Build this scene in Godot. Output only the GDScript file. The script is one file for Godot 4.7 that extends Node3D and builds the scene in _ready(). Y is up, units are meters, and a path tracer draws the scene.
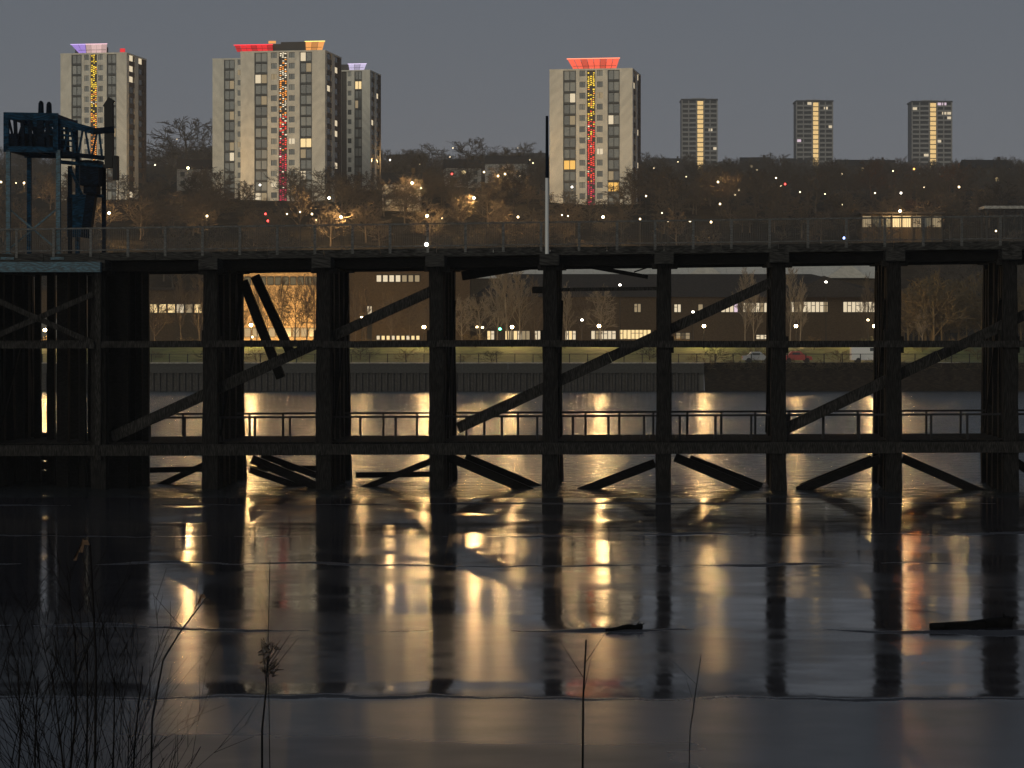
extends Node3D
# Dusk over a tidal river: a timber staith, the far bank, and tower blocks on a wooded hill.
# Units are metres, y is up, the camera looks along -z from the near bank.

const FL := 2664.0     # focal length in pixels of the 1024 x 768 frame
const HZ := 339.0      # pixel row of the horizon
const EYE := 6.8       # eye height above the water
const YAW := 0.0571    # tangent of the staith's turn against the picture plane
const FAR_Z := 350.0   # distance of the far quay

var rng := RandomNumberGenerator.new()
var taken := {}
var mats := {}
var noise := FastNoiseLite.new()

# ------------------------------------------------------------------ mesh collector
class MB:
	var v := PackedVector3Array()
	var n := PackedVector3Array()
	var uv := PackedVector2Array()
	var use_uv := false

	func tri(a: Vector3, b: Vector3, c: Vector3, nn: Vector3) -> void:
		if (b - a).cross(c - a).dot(nn) > 0.0:
			v.append_array([a, c, b])
		else:
			v.append_array([a, b, c])
		n.append_array([nn, nn, nn])

	func quad(a: Vector3, b: Vector3, c: Vector3, d: Vector3, nn: Vector3) -> void:
		tri(a, b, c, nn)
		tri(a, c, d, nn)

	func box(c: Vector3, s: Vector3, bs := Basis.IDENTITY) -> void:
		var h := s * 0.5
		var x := bs.x * h.x
		var y := bs.y * h.y
		var z := bs.z * h.z
		quad(c + x - y - z, c + x + y - z, c + x + y + z, c + x - y + z, bs.x)
		quad(c - x - y - z, c - x + y - z, c - x + y + z, c - x - y + z, -bs.x)
		quad(c + y - x - z, c + y + x - z, c + y + x + z, c + y - x + z, bs.y)
		quad(c - y - x - z, c - y + x - z, c - y + x + z, c - y - x + z, -bs.y)
		quad(c + z - x - y, c + z + x - y, c + z + x + y, c + z - x + y, bs.z)
		quad(c - z - x - y, c - z + x - y, c - z + x + y, c - z - x + y, -bs.z)

	# a bar of rectangular section; w across (horizontal), h in the plane of the bar
	func beam(p0: Vector3, p1: Vector3, w: float, h: float) -> void:
		var y := (p1 - p0)
		var l := y.length()
		y = y / l
		var ref := Vector3(0, 0, 1) if absf(y.z) < 0.9 else Vector3(0, 1, 0)
		var x := y.cross(ref).normalized()
		var z := x.cross(y).normalized()
		box((p0 + p1) * 0.5, Vector3(h, l, w), Basis(x, y, z))

	func tube(p0: Vector3, p1: Vector3, r0: float, r1: float, k := 6) -> void:
		var y := (p1 - p0).normalized()
		var ref := Vector3(0, 0, 1) if absf(y.z) < 0.9 else Vector3(1, 0, 0)
		var x := y.cross(ref).normalized()
		var z := x.cross(y).normalized()
		for i in k:
			var a := TAU * i / k
			var b := TAU * (i + 1) / k
			var da := x * cos(a) + z * sin(a)
			var db := x * cos(b) + z * sin(b)
			var A := p0 + da * r0
			var B := p0 + db * r0
			var C := p1 + db * r1
			var D := p1 + da * r1
			var m := (da + db)
			if (B - A).cross(C - A).dot(m) > 0.0:
				v.append_array([A, C, B, A, D, C])
				n.append_array([da, db, db, da, da, db])
			else:
				v.append_array([A, B, C, A, C, D])
				n.append_array([da, db, db, da, db, da])

	func cap(p: Vector3, up: Vector3, r: float, k := 6) -> void:
		var ref := Vector3(0, 0, 1) if absf(up.z) < 0.9 else Vector3(1, 0, 0)
		var x := up.cross(ref).normalized()
		var z := x.cross(up).normalized()
		for i in k:
			var a := TAU * i / k
			var b := TAU * (i + 1) / k
			tri(p, p + (x * cos(a) + z * sin(a)) * r, p + (x * cos(b) + z * sin(b)) * r, up)

	func ball(c: Vector3, r: float, ky := 6, kx := 8, sy := 1.0) -> void:
		for j in ky:
			var t0 := PI * j / ky
			var t1 := PI * (j + 1) / ky
			for i in kx:
				var a := TAU * i / kx
				var b := TAU * (i + 1) / kx
				var q := [Vector3(sin(t0) * cos(a), cos(t0), sin(t0) * sin(a)), Vector3(sin(t0) * cos(b), cos(t0), sin(t0) * sin(b)), Vector3(sin(t1) * cos(b), cos(t1), sin(t1) * sin(b)), Vector3(sin(t1) * cos(a), cos(t1), sin(t1) * sin(a))]
				var p := []
				for e in q:
					p.append(c + Vector3(e.x * r, e.y * r * sy, e.z * r))
				for tr in [[0, 1, 2], [0, 2, 3]]:
					var A: Vector3 = p[tr[0]]
					var B: Vector3 = p[tr[1]]
					var C: Vector3 = p[tr[2]]
					if A.is_equal_approx(B) or B.is_equal_approx(C) or A.is_equal_approx(C):
						continue
					if (B - A).cross(C - A).dot(A + B + C - 3.0 * c) > 0.0:
						v.append_array([A, C, B])
						n.append_array([q[tr[0]], q[tr[2]], q[tr[1]]])
					else:
						v.append_array([A, B, C])
						n.append_array([q[tr[0]], q[tr[1]], q[tr[2]]])

	# a weathered square post in several lengths, its sides wandering a little
	func post(p0: Vector3, p1: Vector3, w0: float, w1: float, d: float, jit: float, g: RandomNumberGenerator, parts := 7) -> void:
		var rings := []
		for i in parts + 1:
			var t := float(i) / parts
			var c := p0.lerp(p1, t)
			var w := lerpf(w0, w1, t) * 0.5
			var o := []
			for s in [[-1, -1], [1, -1], [1, 1], [-1, 1]]:
				o.append(c + Vector3(s[0] * w + g.randf_range(-jit, jit), 0, s[1] * w * d + g.randf_range(-jit, jit)))
			rings.append(o)
		for i in parts:
			for k in 4:
				var a: Vector3 = rings[i][k]
				var b: Vector3 = rings[i][(k + 1) % 4]
				var c: Vector3 = rings[i + 1][(k + 1) % 4]
				var e: Vector3 = rings[i + 1][k]
				var nn := (b - a).cross(e - a).normalized()
				if nn.dot((a + b) * 0.5 - p0.lerp(p1, (i + 0.0) / parts)) < 0.0:
					nn = -nn
				quad(a, b, c, e, nn)
		quad(rings[parts][0], rings[parts][1], rings[parts][2], rings[parts][3], Vector3.UP)

	func mesh() -> ArrayMesh:
		var a := []
		a.resize(Mesh.ARRAY_MAX)
		a[Mesh.ARRAY_VERTEX] = v
		a[Mesh.ARRAY_NORMAL] = n
		if use_uv:
			a[Mesh.ARRAY_TEX_UV] = uv
		var m := ArrayMesh.new()
		m.add_surface_from_arrays(Mesh.PRIMITIVE_TRIANGLES, a)
		return m

# ------------------------------------------------------------------ nodes
func numbered(called: String) -> String:
	if not taken.has(called):
		taken[called] = 0
		return called
	taken[called] += 1
	return "%s_%03d" % [called, taken[called]]

func thing(called: String, label: String, category: String, at := Vector3.ZERO, turn := 0.0, group := "") -> Node3D:
	var o := Node3D.new()
	o.name = numbered(called)
	add_child(o)
	o.position = at
	o.rotation.y = turn
	o.set_meta("label", label)
	o.set_meta("category", category)
	if group != "":
		o.set_meta("group", group)
	return o

func part(called: String, shape, m: Material, parent: Node3D, at := Vector3.ZERO) -> MeshInstance3D:
	var o := MeshInstance3D.new()
	o.name = called
	o.mesh = shape.mesh() if shape is MB else shape
	o.material_override = m
	o.cast_shadow = GeometryInstance3D.SHADOW_CASTING_SETTING_ON
	parent.add_child(o, true)
	o.position = at
	return o

func structure(called: String, shape, m: Material) -> MeshInstance3D:
	var o := part(called, shape, m, self)
	o.set_meta("kind", "structure")
	return o

func lone(called: String, shape, m: Material, label: String, category: String, at := Vector3.ZERO, group := "") -> MeshInstance3D:
	var o := part(numbered(called), shape, m, self, at)
	o.set_meta("label", label)
	o.set_meta("category", category)
	if group != "":
		o.set_meta("group", group)
	return o

func bx(c: Vector3, s: Vector3, bs := Basis.IDENTITY) -> MB:
	var m := MB.new()
	m.box(c, s, bs)
	return m

func bm(a: Vector3, b: Vector3, w: float, h: float) -> MB:
	var m := MB.new()
	m.beam(a, b, w, h)
	return m

func pt(px: float, py: float, z: float) -> Vector3:
	return Vector3((px - 512.0) / FL * z, EYE + (HZ - py) / FL * z, -z)

# ------------------------------------------------------------------ materials
func lin(r: float, g: float, b: float) -> Color:
	return Color(r, g, b).linear_to_srgb()

func grain_image(side: int, sd: int, freq: Vector2, lo: float, hi: float, oct := 4) -> ImageTexture:
	# seamless grey grain between lo and hi, stretched by freq
	var n := FastNoiseLite.new()
	n.seed = sd
	n.noise_type = FastNoiseLite.TYPE_SIMPLEX_SMOOTH
	n.fractal_octaves = oct
	n.frequency = 1.0
	var im := Image.create(side, side, false, Image.FORMAT_RGB8)
	var rx := freq.x / TAU
	var ry := freq.y / TAU
	for y in side:
		var b := TAU * y / side
		var cy := cos(b) * ry
		var sy := sin(b) * ry
		for x in side:
			var a := TAU * x / side
			var q := n.get_noise_3d(cos(a) * rx + cy * 1.7, sin(a) * rx + 3.1 * cy, sy * 2.0)
			var w := clampf(lerpf(lo, hi, q * 0.9 + 0.5), 0.0, 1.0)
			im.set_pixel(x, y, Color(w, w, w))
	im.generate_mipmaps()
	return ImageTexture.create_from_image(im)

func mat(key: String, col: Color, rough := 0.8, tex: Texture2D = null, scale := Vector3.ONE, metal := 0.0) -> StandardMaterial3D:
	var m := StandardMaterial3D.new()
	m.albedo_color = col
	m.roughness = rough
	m.metallic = metal
	if tex:
		m.albedo_texture = tex
		m.uv1_triplanar = true
		m.uv1_world_triplanar = true
		m.uv1_scale = scale
	mats[key] = m
	return m

func glow(key: String, col: Color, energy: float, base := 0.1) -> StandardMaterial3D:
	var m := StandardMaterial3D.new()
	m.albedo_color = Color(base, base, base)
	m.roughness = 0.6
	m.emission_enabled = true
	m.emission = col
	m.emission_energy_multiplier = energy
	mats[key] = m
	return m

func make_materials() -> void:
	var g1 := grain_image(256, 3, Vector2(9, 9), 0.35, 1.0, 5)
	var g2 := grain_image(256, 5, Vector2(30, 4), 0.3, 1.0, 5)
	var g3 := grain_image(256, 8, Vector2(14, 14), 0.6, 1.0, 4)
	var g4 := grain_image(256, 12, Vector2(10, 10), 0.88, 1.0, 4)
	mat("timber", lin(0.026, 0.024, 0.023), 0.85, g2, Vector3(0.7, 0.22, 0.7))
	mat("timber_pale", lin(0.046, 0.043, 0.041), 0.85, g2, Vector3(0.5, 0.3, 0.5))
	mat("timber_dark_shaded", lin(0.009, 0.008, 0.008), 0.7, g1, Vector3(0.5, 0.4, 0.5))  # near black: shade under the deck put into girder and inner pile colour
	mat("fascia", lin(0.062, 0.060, 0.058), 0.8, g1, Vector3(0.3, 0.6, 0.3))
	mat("rail_steel", lin(0.10, 0.10, 0.10), 0.6, g1, Vector3(0.6, 0.6, 0.6))
	mat("rail_dark", lin(0.02, 0.02, 0.022), 0.6)
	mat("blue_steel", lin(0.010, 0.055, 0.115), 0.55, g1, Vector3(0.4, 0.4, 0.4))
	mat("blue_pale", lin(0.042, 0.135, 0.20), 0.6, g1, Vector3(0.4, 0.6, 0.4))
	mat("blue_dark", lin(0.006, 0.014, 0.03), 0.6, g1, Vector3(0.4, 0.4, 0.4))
	mat("pole_white", lin(0.55, 0.56, 0.56), 0.5)
	mat("concrete", lin(0.062, 0.058, 0.052), 0.9, g3, Vector3(0.3, 0.3, 0.3))
	mat("sheet_pile", lin(0.062, 0.052, 0.044), 0.75, g1, Vector3(0.3, 0.2, 0.3))
	mat("path", lin(0.42, 0.39, 0.33), 0.9, g3, Vector3(0.2, 0.2, 0.2))
	mat("grass", lin(0.105, 0.15, 0.032), 0.95, g1, Vector3(0.07, 0.2, 0.12))
	mat("earth", lin(0.05, 0.036, 0.024), 0.95, g1, Vector3(0.15, 0.3, 0.15))
	mat("asphalt", lin(0.06, 0.058, 0.055), 0.9, g3, Vector3(0.1, 0.1, 0.1))
	mat("hill", lin(0.04, 0.034, 0.026), 0.95, g1, Vector3(0.02, 0.02, 0.02))
	mat("bark", lin(0.095, 0.077, 0.06), 0.9)
	mat("bark_pale", lin(0.20, 0.175, 0.14), 0.85)
	mat("bark_dark", lin(0.05, 0.04, 0.032), 0.9)
	mat("bush", lin(0.11, 0.085, 0.05), 0.95)
	mat("evergreen", lin(0.022, 0.03, 0.014), 0.95)
	mat("brick", lin(0.085, 0.064, 0.043), 0.9, g3, Vector3(0.3, 0.3, 0.3))
	mat("brick_gold", lin(0.42, 0.30, 0.17), 0.9, g3, Vector3(0.2, 0.2, 0.2))
	mat("slate", lin(0.055, 0.05, 0.048), 0.8, g3, Vector3(0.2, 0.2, 0.2))
	mat("roof_pale", lin(0.55, 0.52, 0.46), 0.7, g4, Vector3(0.08, 0.08, 0.08))
	mat("render_pale", lin(0.48, 0.46, 0.42), 0.9, g3, Vector3(0.1, 0.1, 0.1))
	mat("tower_wall", lin(0.74, 0.71, 0.62), 0.85, g4, Vector3(0.05, 0.012, 0.05))
	mat("tower_core", lin(0.09, 0.085, 0.08), 0.8)
	mat("tower_brown", lin(0.16, 0.115, 0.085), 0.85, g3, Vector3(0.1, 0.05, 0.1))
	mat("tower_frame", lin(0.035, 0.04, 0.042), 0.5)
	mat("glass_a", lin(0.13, 0.145, 0.145), 0.25)
	mat("glass_b", lin(0.06, 0.068, 0.07), 0.2)
	mat("glass_c", lin(0.24, 0.25, 0.235), 0.3)
	mat("far_band", lin(0.27, 0.26, 0.25), 0.9)
	mat("far_dark", lin(0.03, 0.03, 0.033), 0.5)
	mat("metal_dark", lin(0.03, 0.03, 0.03), 0.5, null, Vector3.ONE, 0.0)
	mat("van_white", lin(0.7, 0.68, 0.64), 0.35)
	mat("car_red", lin(0.35, 0.06, 0.05), 0.3)
	mat("car_grey", lin(0.35, 0.35, 0.36), 0.3)
	mat("tyre", lin(0.02, 0.02, 0.02), 0.9)
	mat("leaf_tan", lin(0.09, 0.05, 0.026), 0.8)
	mat("stem", lin(0.010, 0.009, 0.009), 0.9)
	mat("seed", lin(0.06, 0.045, 0.035), 0.95)
	for k in ["timber", "timber_pale", "timber_dark_shaded", "fascia", "blue_dark", "blue_steel", "rail_dark", "metal_dark", "bark", "bark_dark", "bark_pale", "bush", "stem", "brick", "slate", "hill", "earth", "tower_core"]:
		mats[k].metallic_specular = 0.12
	glow("window_warm", lin(1.0, 0.72, 0.34), 1.1)
	glow("window_pale", lin(1.0, 0.82, 0.55), 0.8)
	glow("window_dim", lin(1.0, 0.75, 0.42), 0.3)
	glow("window_amber", lin(1.0, 0.55, 0.12), 1.0)
	glow("window_pink", lin(0.9, 0.68, 0.8), 0.9)
	glow("bulb_warm", lin(1.0, 0.74, 0.36), 50.0)
	glow("bulb_small", lin(1.0, 0.78, 0.45), 5.0)
	glow("bulb_white", lin(1.0, 0.92, 0.78), 6.0)
	glow("bulb_orange", lin(1.0, 0.42, 0.10), 4.0)
	glow("bulb_red", lin(1.0, 0.06, 0.05), 8.0)
	glow("bulb_green", lin(0.1, 1.0, 0.35), 12.0)
	glow("bulb_blue", lin(0.35, 0.5, 1.0), 8.0)
	glow("led_yellow", lin(1.0, 0.66, 0.05), 1.6)
	glow("led_orange", lin(1.0, 0.33, 0.04), 1.5)
	glow("led_red", lin(1.0, 0.05, 0.03), 1.5)
	glow("led_crimson", lin(0.8, 0.02, 0.10), 1.0)
	glow("led_white", lin(1.0, 0.85, 0.6), 1.3)
	glow("crown_red", lin(1.0, 0.02, 0.03), 0.85)
	glow("crown_coral", lin(1.0, 0.13, 0.07), 1.1)
	glow("crown_orange", lin(1.0, 0.40, 0.10), 1.0)
	glow("crown_pink", lin(1.0, 0.66, 0.62), 0.75)
	glow("crown_purple", lin(0.55, 0.35, 1.0), 0.7)
	glow("crown_lilac", lin(0.80, 0.70, 1.0), 0.8)
	for c in [["crown_red", 0.02, 0.03, 0.85], ["crown_coral", 0.13, 0.07, 1.1], ["crown_orange", 0.40, 0.10, 1.0]]:
		glow(c[0] + "_dim", lin(1.0, c[1], c[2]), c[3] * 0.6)
		glow(c[0] + "_tube", lin(1.0, c[1] * 2.0, c[2] * 2.0), c[3] * 2.0)
	glow("crown_pink_dim", lin(1.0, 0.66, 0.62), 0.55)
	glow("crown_pink_tube", lin(1.0, 0.6, 0.7), 1.4)
	glow("crown_purple_dim", lin(0.55, 0.35, 1.0), 0.45)
	glow("crown_purple_tube", lin(0.7, 0.5, 1.0), 1.3)
	glow("crown_lilac_dim", lin(0.80, 0.70, 1.0), 0.5)
	glow("crown_lilac_tube", lin(0.85, 0.7, 1.0), 1.4)
	glow("stair", lin(1.0, 0.66, 0.26), 0.95)

# ------------------------------------------------------------------ camera, sky, light
func make_view() -> void:
	var cam := Camera3D.new()
	cam.name = "camera"
	cam.position = Vector3(0, EYE, 0)
	cam.near = 0.5
	cam.far = 6000.0
	cam.set_frustum(2.0 * 0.5 * 384.0 / FL, Vector2(0, -(384.0 - HZ) / FL * 0.5), 0.5, 6000.0)
	add_child(cam)
	cam.current = true
	var env := Environment.new()
	env.background_mode = Environment.BG_SKY
	var sm := ProceduralSkyMaterial.new()
	sm.sky_top_color = lin(0.092, 0.115, 0.146)
	sm.sky_horizon_color = lin(0.190, 0.190, 0.203)
	sm.sky_curve = 0.075
	sm.ground_bottom_color = lin(0.02, 0.02, 0.02)
	sm.ground_horizon_color = lin(0.10, 0.10, 0.105)
	sm.sun_angle_max = 1.0
	var sky := Sky.new()
	sky.sky_material = sm
	env.sky = sky
	env.tonemap_mode = Environment.TONE_MAPPER_LINEAR
	env.tonemap_exposure = 1.0
	env.fog_enabled = true
	env.fog_density = 0.00016
	env.fog_light_color = Color(0.92, 0.92, 0.92)
	env.sdfgi_enabled = true
	env.ssao_enabled = true
	env.ssil_enabled = true
	var we := WorldEnvironment.new()
	we.name = "environment"
	we.environment = env
	add_child(we)
	# the last glow of the set sun, a broad soft source low behind the camera
	var sun := DirectionalLight3D.new()
	sun.name = "dusk_glow"
	sun.light_energy = 0.31
	sun.light_color = Color(1.0, 0.97, 0.88)
	sun.light_angular_distance = 40.0
	sun.shadow_enabled = true
	sun.sky_mode = DirectionalLight3D.SKY_MODE_LIGHT_ONLY
	sun.rotation_degrees = Vector3(-18, -25, 0)
	add_child(sun)

# ------------------------------------------------------------------ ground
func hill(x: float, z: float) -> float:
	var zs := [374.0, 470.0, 500.0, 560.0, 640.0, 760.0, 1000.0, 1500.0, 2200.0]
	var ys := [5.7, 6.0, 9.0, 27.0, 39.0, 48.0, 66.0, 101.0, 96.0]
	var y := 5.7
	for i in zs.size() - 1:
		if z >= zs[i]:
			var t := clampf((z - zs[i]) / (zs[i + 1] - zs[i]), 0.0, 1.0)
			y = lerpf(ys[i], ys[i + 1], t)
	if z > 480.0:
		var k := clampf((z - 480.0) / 200.0, 0.0, 1.0)
		y += k * 3.0 * noise.get_noise_2d(x * 0.9, z * 0.9)
		var s := clampf((z - 700.0) / 300.0, 0.0, 1.0)
		var px := 512.0 + x / z * FL
		y += s * (clampf((620.0 - px) / 300.0, -0.6, 1.0)) * 3.0
	return y

func grid_sheet(called: String, xs: Array, zs: Array, height: Callable, m: Material, uvr := Rect2()) -> MeshInstance3D:
	var nx := xs.size()
	var nz := zs.size()
	var v := PackedVector3Array()
	var n := PackedVector3Array()
	var uv := PackedVector2Array()
	var idx := PackedInt32Array()
	for j in nz:
		for i in nx:
			var x: float = xs[i]
			var z: float = zs[j]
			v.append(Vector3(x, height.call(x, z), -z))
			uv.append(Vector2((x - uvr.position.x) / maxf(uvr.size.x, 0.001), (z - uvr.position.y) / maxf(uvr.size.y, 0.001)))
	for j in nz:
		for i in nx:
			var a := v[j * nx + maxi(i - 1, 0)]
			var b := v[j * nx + mini(i + 1, nx - 1)]
			var c := v[maxi(j - 1, 0) * nx + i]
			var d := v[mini(j + 1, nz - 1) * nx + i]
			var q := (b - a).cross(d - c)
			n.append((q if q.y > 0 else -q).normalized())
	for j in nz - 1:
		for i in nx - 1:
			var p := j * nx + i
			idx.append_array([p, p + nx, p + 1, p + 1, p + nx, p + nx + 1])
	var a := []
	a.resize(Mesh.ARRAY_MAX)
	a[Mesh.ARRAY_VERTEX] = v
	a[Mesh.ARRAY_NORMAL] = n
	a[Mesh.ARRAY_TEX_UV] = uv
	a[Mesh.ARRAY_INDEX] = idx
	var me := ArrayMesh.new()
	me.add_surface_from_arrays(Mesh.PRIMITIVE_TRIANGLES, a)
	return structure(called, me, m)

# a sheet whose columns fan out with distance, so that cells stay fine where the place is looked at
func fan_sheet(called: String, zs: Array, cols: int, half: float, edge: float, height: Callable, m: Material, uvr: Rect2) -> MeshInstance3D:
	var ts := []
	for i in 9:
		ts.append(-2.0 + i / 9.0)
	for i in cols + 1:
		ts.append(-1.0 + 2.0 * i / cols)
	for i in 9:
		ts.append(1.0 + (i + 1) / 9.0)
	var nx := ts.size()
	var nz := zs.size()
	var v := PackedVector3Array()
	var n := PackedVector3Array()
	var uv := PackedVector2Array()
	var idx := PackedInt32Array()
	for j in nz:
		var z: float = zs[j]
		var inner := half * maxf(z, 36.0)
		for i in nx:
			var t: float = ts[i]
			var x := t * inner if absf(t) <= 1.0 else signf(t) * lerpf(inner, edge, absf(t) - 1.0)
			v.append(Vector3(x, height.call(x, z), -z))
			uv.append(Vector2((x - uvr.position.x) / uvr.size.x, (z - uvr.position.y) / uvr.size.y))
	for j in nz:
		for i in nx:
			var a := v[j * nx + maxi(i - 1, 0)]
			var b := v[j * nx + mini(i + 1, nx - 1)]
			var c := v[maxi(j - 1, 0) * nx + i]
			var d := v[mini(j + 1, nz - 1) * nx + i]
			var q := (b - a).cross(d - c)
			n.append((q if q.y > 0 else -q).normalized())
	for j in nz - 1:
		for i in nx - 1:
			var p := j * nx + i
			idx.append_array([p, p + nx, p + 1, p + 1, p + nx, p + nx + 1])
	var a := []
	a.resize(Mesh.ARRAY_MAX)
	a[Mesh.ARRAY_VERTEX] = v
	a[Mesh.ARRAY_NORMAL] = n
	a[Mesh.ARRAY_TEX_UV] = uv
	a[Mesh.ARRAY_INDEX] = idx
	var me := ArrayMesh.new()
	me.add_surface_from_arrays(Mesh.PRIMITIVE_TRIANGLES, a)
	return structure(called, me, m)

func steps(a: float, b: float, d: float) -> Array:
	var k := maxi(1, int(round((b - a) / d)))
	var o := []
	for i in k + 1:
		o.append(lerpf(a, b, float(i) / k))
	return o

# edges of the mud sheets: [distance at x = 0, slope, wobble, drop]
var mud_edges := [[109.0, 0.02, 1.2, 0.03], [91.5, 0.03, 1.6, 0.09], [80.0, -0.02, 2.2, 0.02], [62.0, -0.06, 1.6, 0.07], [50.2, 0.0, 0.5, 0.06]]

func mud_edge(e: Array, x: float) -> float:
	return e[0] + e[1] * x + e[2] * noise.get_noise_2d(x * 3.0 + e[0] * 9.0, e[0]) + 0.5 * noise.get_noise_2d(x * 22.0, e[0] * 5.0)

func mud_height(x: float, z: float) -> float:
	if z < 36.0:
		return lerpf(5.0, 0.12, smoothstep(5.0, 36.0, z)) if z > 5.0 else 5.0
	var y := 0.05
	for e in mud_edges:
		var zc := mud_edge(e, x)
		var lip := exp(-pow((z - zc) / (0.4 if z < zc else 1.5), 2.0))
		var k := clampf(noise.get_noise_2d(x * 7.0 + 40.0, e[0] * 3.0) * 1.6 + 0.25, 0.0, 1.0)
		y += e[3] * k * lip * 0.45
	y += 0.0035 * noise.get_noise_2d(x * 6.0, z * 4.0)
	# fine wind ripples on the standing film
	y += 0.0007 * noise.get_noise_2d(x * 120.0, z * 55.0)
	if z > 113.0:
		y = lerpf(y, -0.35, smoothstep(113.0, 119.0, z))
	return y

func make_ground() -> void:
	noise.seed = 11
	noise.frequency = 0.02
	noise.fractal_octaves = 4
	# river
	var wm := mat("river", lin(0.012, 0.014, 0.016), 0.2)
	wm.normal_enabled = true
	wm.normal_texture = ripple_texture(1024, 21, Vector2(9.0, 11.0), 10.0)
	wm.normal_scale = 1.0
	wm.uv1_scale = Vector3(1, 1, 1)
	var rz := []
	rz.append_array(steps(112.0, 200.0, 0.4))
	rz.append_array(steps(200.6, 350.4, 0.8))
	var wn := FastNoiseLite.new()
	wn.seed = 9
	wn.noise_type = FastNoiseLite.TYPE_SIMPLEX_SMOOTH
	wn.frequency = 0.28
	wn.fractal_octaves = 3
	var river := fan_sheet("river", rz, 420, 0.21, 170.0, func(x, z): return 0.035 * wn.get_noise_2d(x * 1.3, z) * (0.55 + 0.45 * sin(x * 0.11 + z * 0.05)), wm, Rect2(0, 0, 14.0, 22.0))
	river.set_meta("label", "dark rippled river between the staith and the far quay")
	# mud of the near shore, laid bare by the tide
	var mm := mat("mud", lin(0.020, 0.019, 0.025), 1.0)
	mm.roughness_texture = mud_roughness()
	mm.roughness_texture_channel = BaseMaterial3D.TEXTURE_CHANNEL_GREEN
	mm.metallic_specular = 0.36
	var zs := []
	zs.append_array(steps(-12.0, 36.0, 1.0))
	zs.append_array(steps(36.2, 70.0, 0.22))
	zs.append_array(steps(70.2, 120.0, 0.3))
	fan_sheet("mudflat", zs, 620, 0.205, 60.0, mud_height, mm, Rect2(-60, -12, 120, 132))
	# far bank
	var wide := func(z: float) -> float: return 0.24 * z + 60.0
	var fx := steps(-150.0, 150.0, 10.0)
	grid_sheet("quay_path", fx, [350.9, 355.0], func(_x, _z): return 3.66, mats.path)
	grid_sheet("grass_bank", steps(-150.0, 150.0, 2.0), steps(355.0, 374.0, 1.0), func(x, z): return lerpf(3.68, 5.7, smoothstep(355.0, 373.0, z)) + 0.35 * sin((z - 355.0) / 19.0 * PI) * (noise.get_noise_2d(x * 4.0, z * 4.0)), mats.grass)
	grid_sheet("business_park_road", fx, steps(374.0, 470.0, 12.0), func(_x, z): return lerpf(5.7, 6.0, (z - 374.0) / 96.0), mats.asphalt)
	# the hill
	var nx := 90
	var hz := []
	hz.append_array(steps(470.0, 760.0, 8.0))
	hz.append_array(steps(775.0, 1500.0, 20.0))
	hz.append_array(steps(1540.0, 2200.0, 60.0))
	var v := PackedVector3Array()
	var idx := PackedInt32Array()
	for j in hz.size():
		for i in nx:
			var z: float = hz[j]
			var x: float = lerpf(-1.0, 1.0, float(i) / (nx - 1)) * wide.call(z)
			v.append(Vector3(x, hill(x, z), -z))
	for j in hz.size() - 1:
		for i in nx - 1:
			var p := j * nx + i
			idx.append_array([p, p + nx, p + 1, p + 1, p + nx, p + nx + 1])
	var st := SurfaceTool.new()
	st.begin(Mesh.PRIMITIVE_TRIANGLES)
	for q in v:
		st.add_vertex(q)
	for q in idx:
		st.add_index(q)
	st.generate_normals()
	structure("hillside", st.commit(), mats.hill)

func ripple_texture(side: int, sd: int, freq: Vector2, strength: float) -> ImageTexture:
	var n := FastNoiseLite.new()
	n.seed = sd
	n.noise_type = FastNoiseLite.TYPE_SIMPLEX_SMOOTH
	n.fractal_octaves = 6
	n.fractal_gain = 0.6
	n.frequency = 1.0
	var h := PackedFloat32Array()
	h.resize(side * side)
	for y in side:
		for x in side:
			var u := float(x) / side
			var w := float(y) / side
			# four-way blend makes the tile seamless
			var s := 0.0
			for c in [[0, 0], [1, 0], [0, 1], [1, 1]]:
				var wu: float = u if c[0] == 1 else 1.0 - u
				var ww: float = w if c[1] == 1 else 1.0 - w
				s += wu * ww * n.get_noise_2d((u - c[0]) * freq.x + 50.0, (w - c[1]) * freq.y + 50.0)
			h[y * side + x] = s
	var im := Image.create(side, side, false, Image.FORMAT_RGB8)
	for y in side:
		for x in side:
			var dx := h[y * side + (x + 1) % side] - h[y * side + (x + side - 1) % side]
			var dy := h[((y + 1) % side) * side + x] - h[((y + side - 1) % side) * side + x]
			var q := Vector3(-dx * strength, -dy * strength, 1.0).normalized()
			im.set_pixel(x, y, Color(q.x * 0.5 + 0.5, q.y * 0.5 + 0.5, q.z * 0.5 + 0.5))
	return ImageTexture.create_from_image(im)

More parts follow.
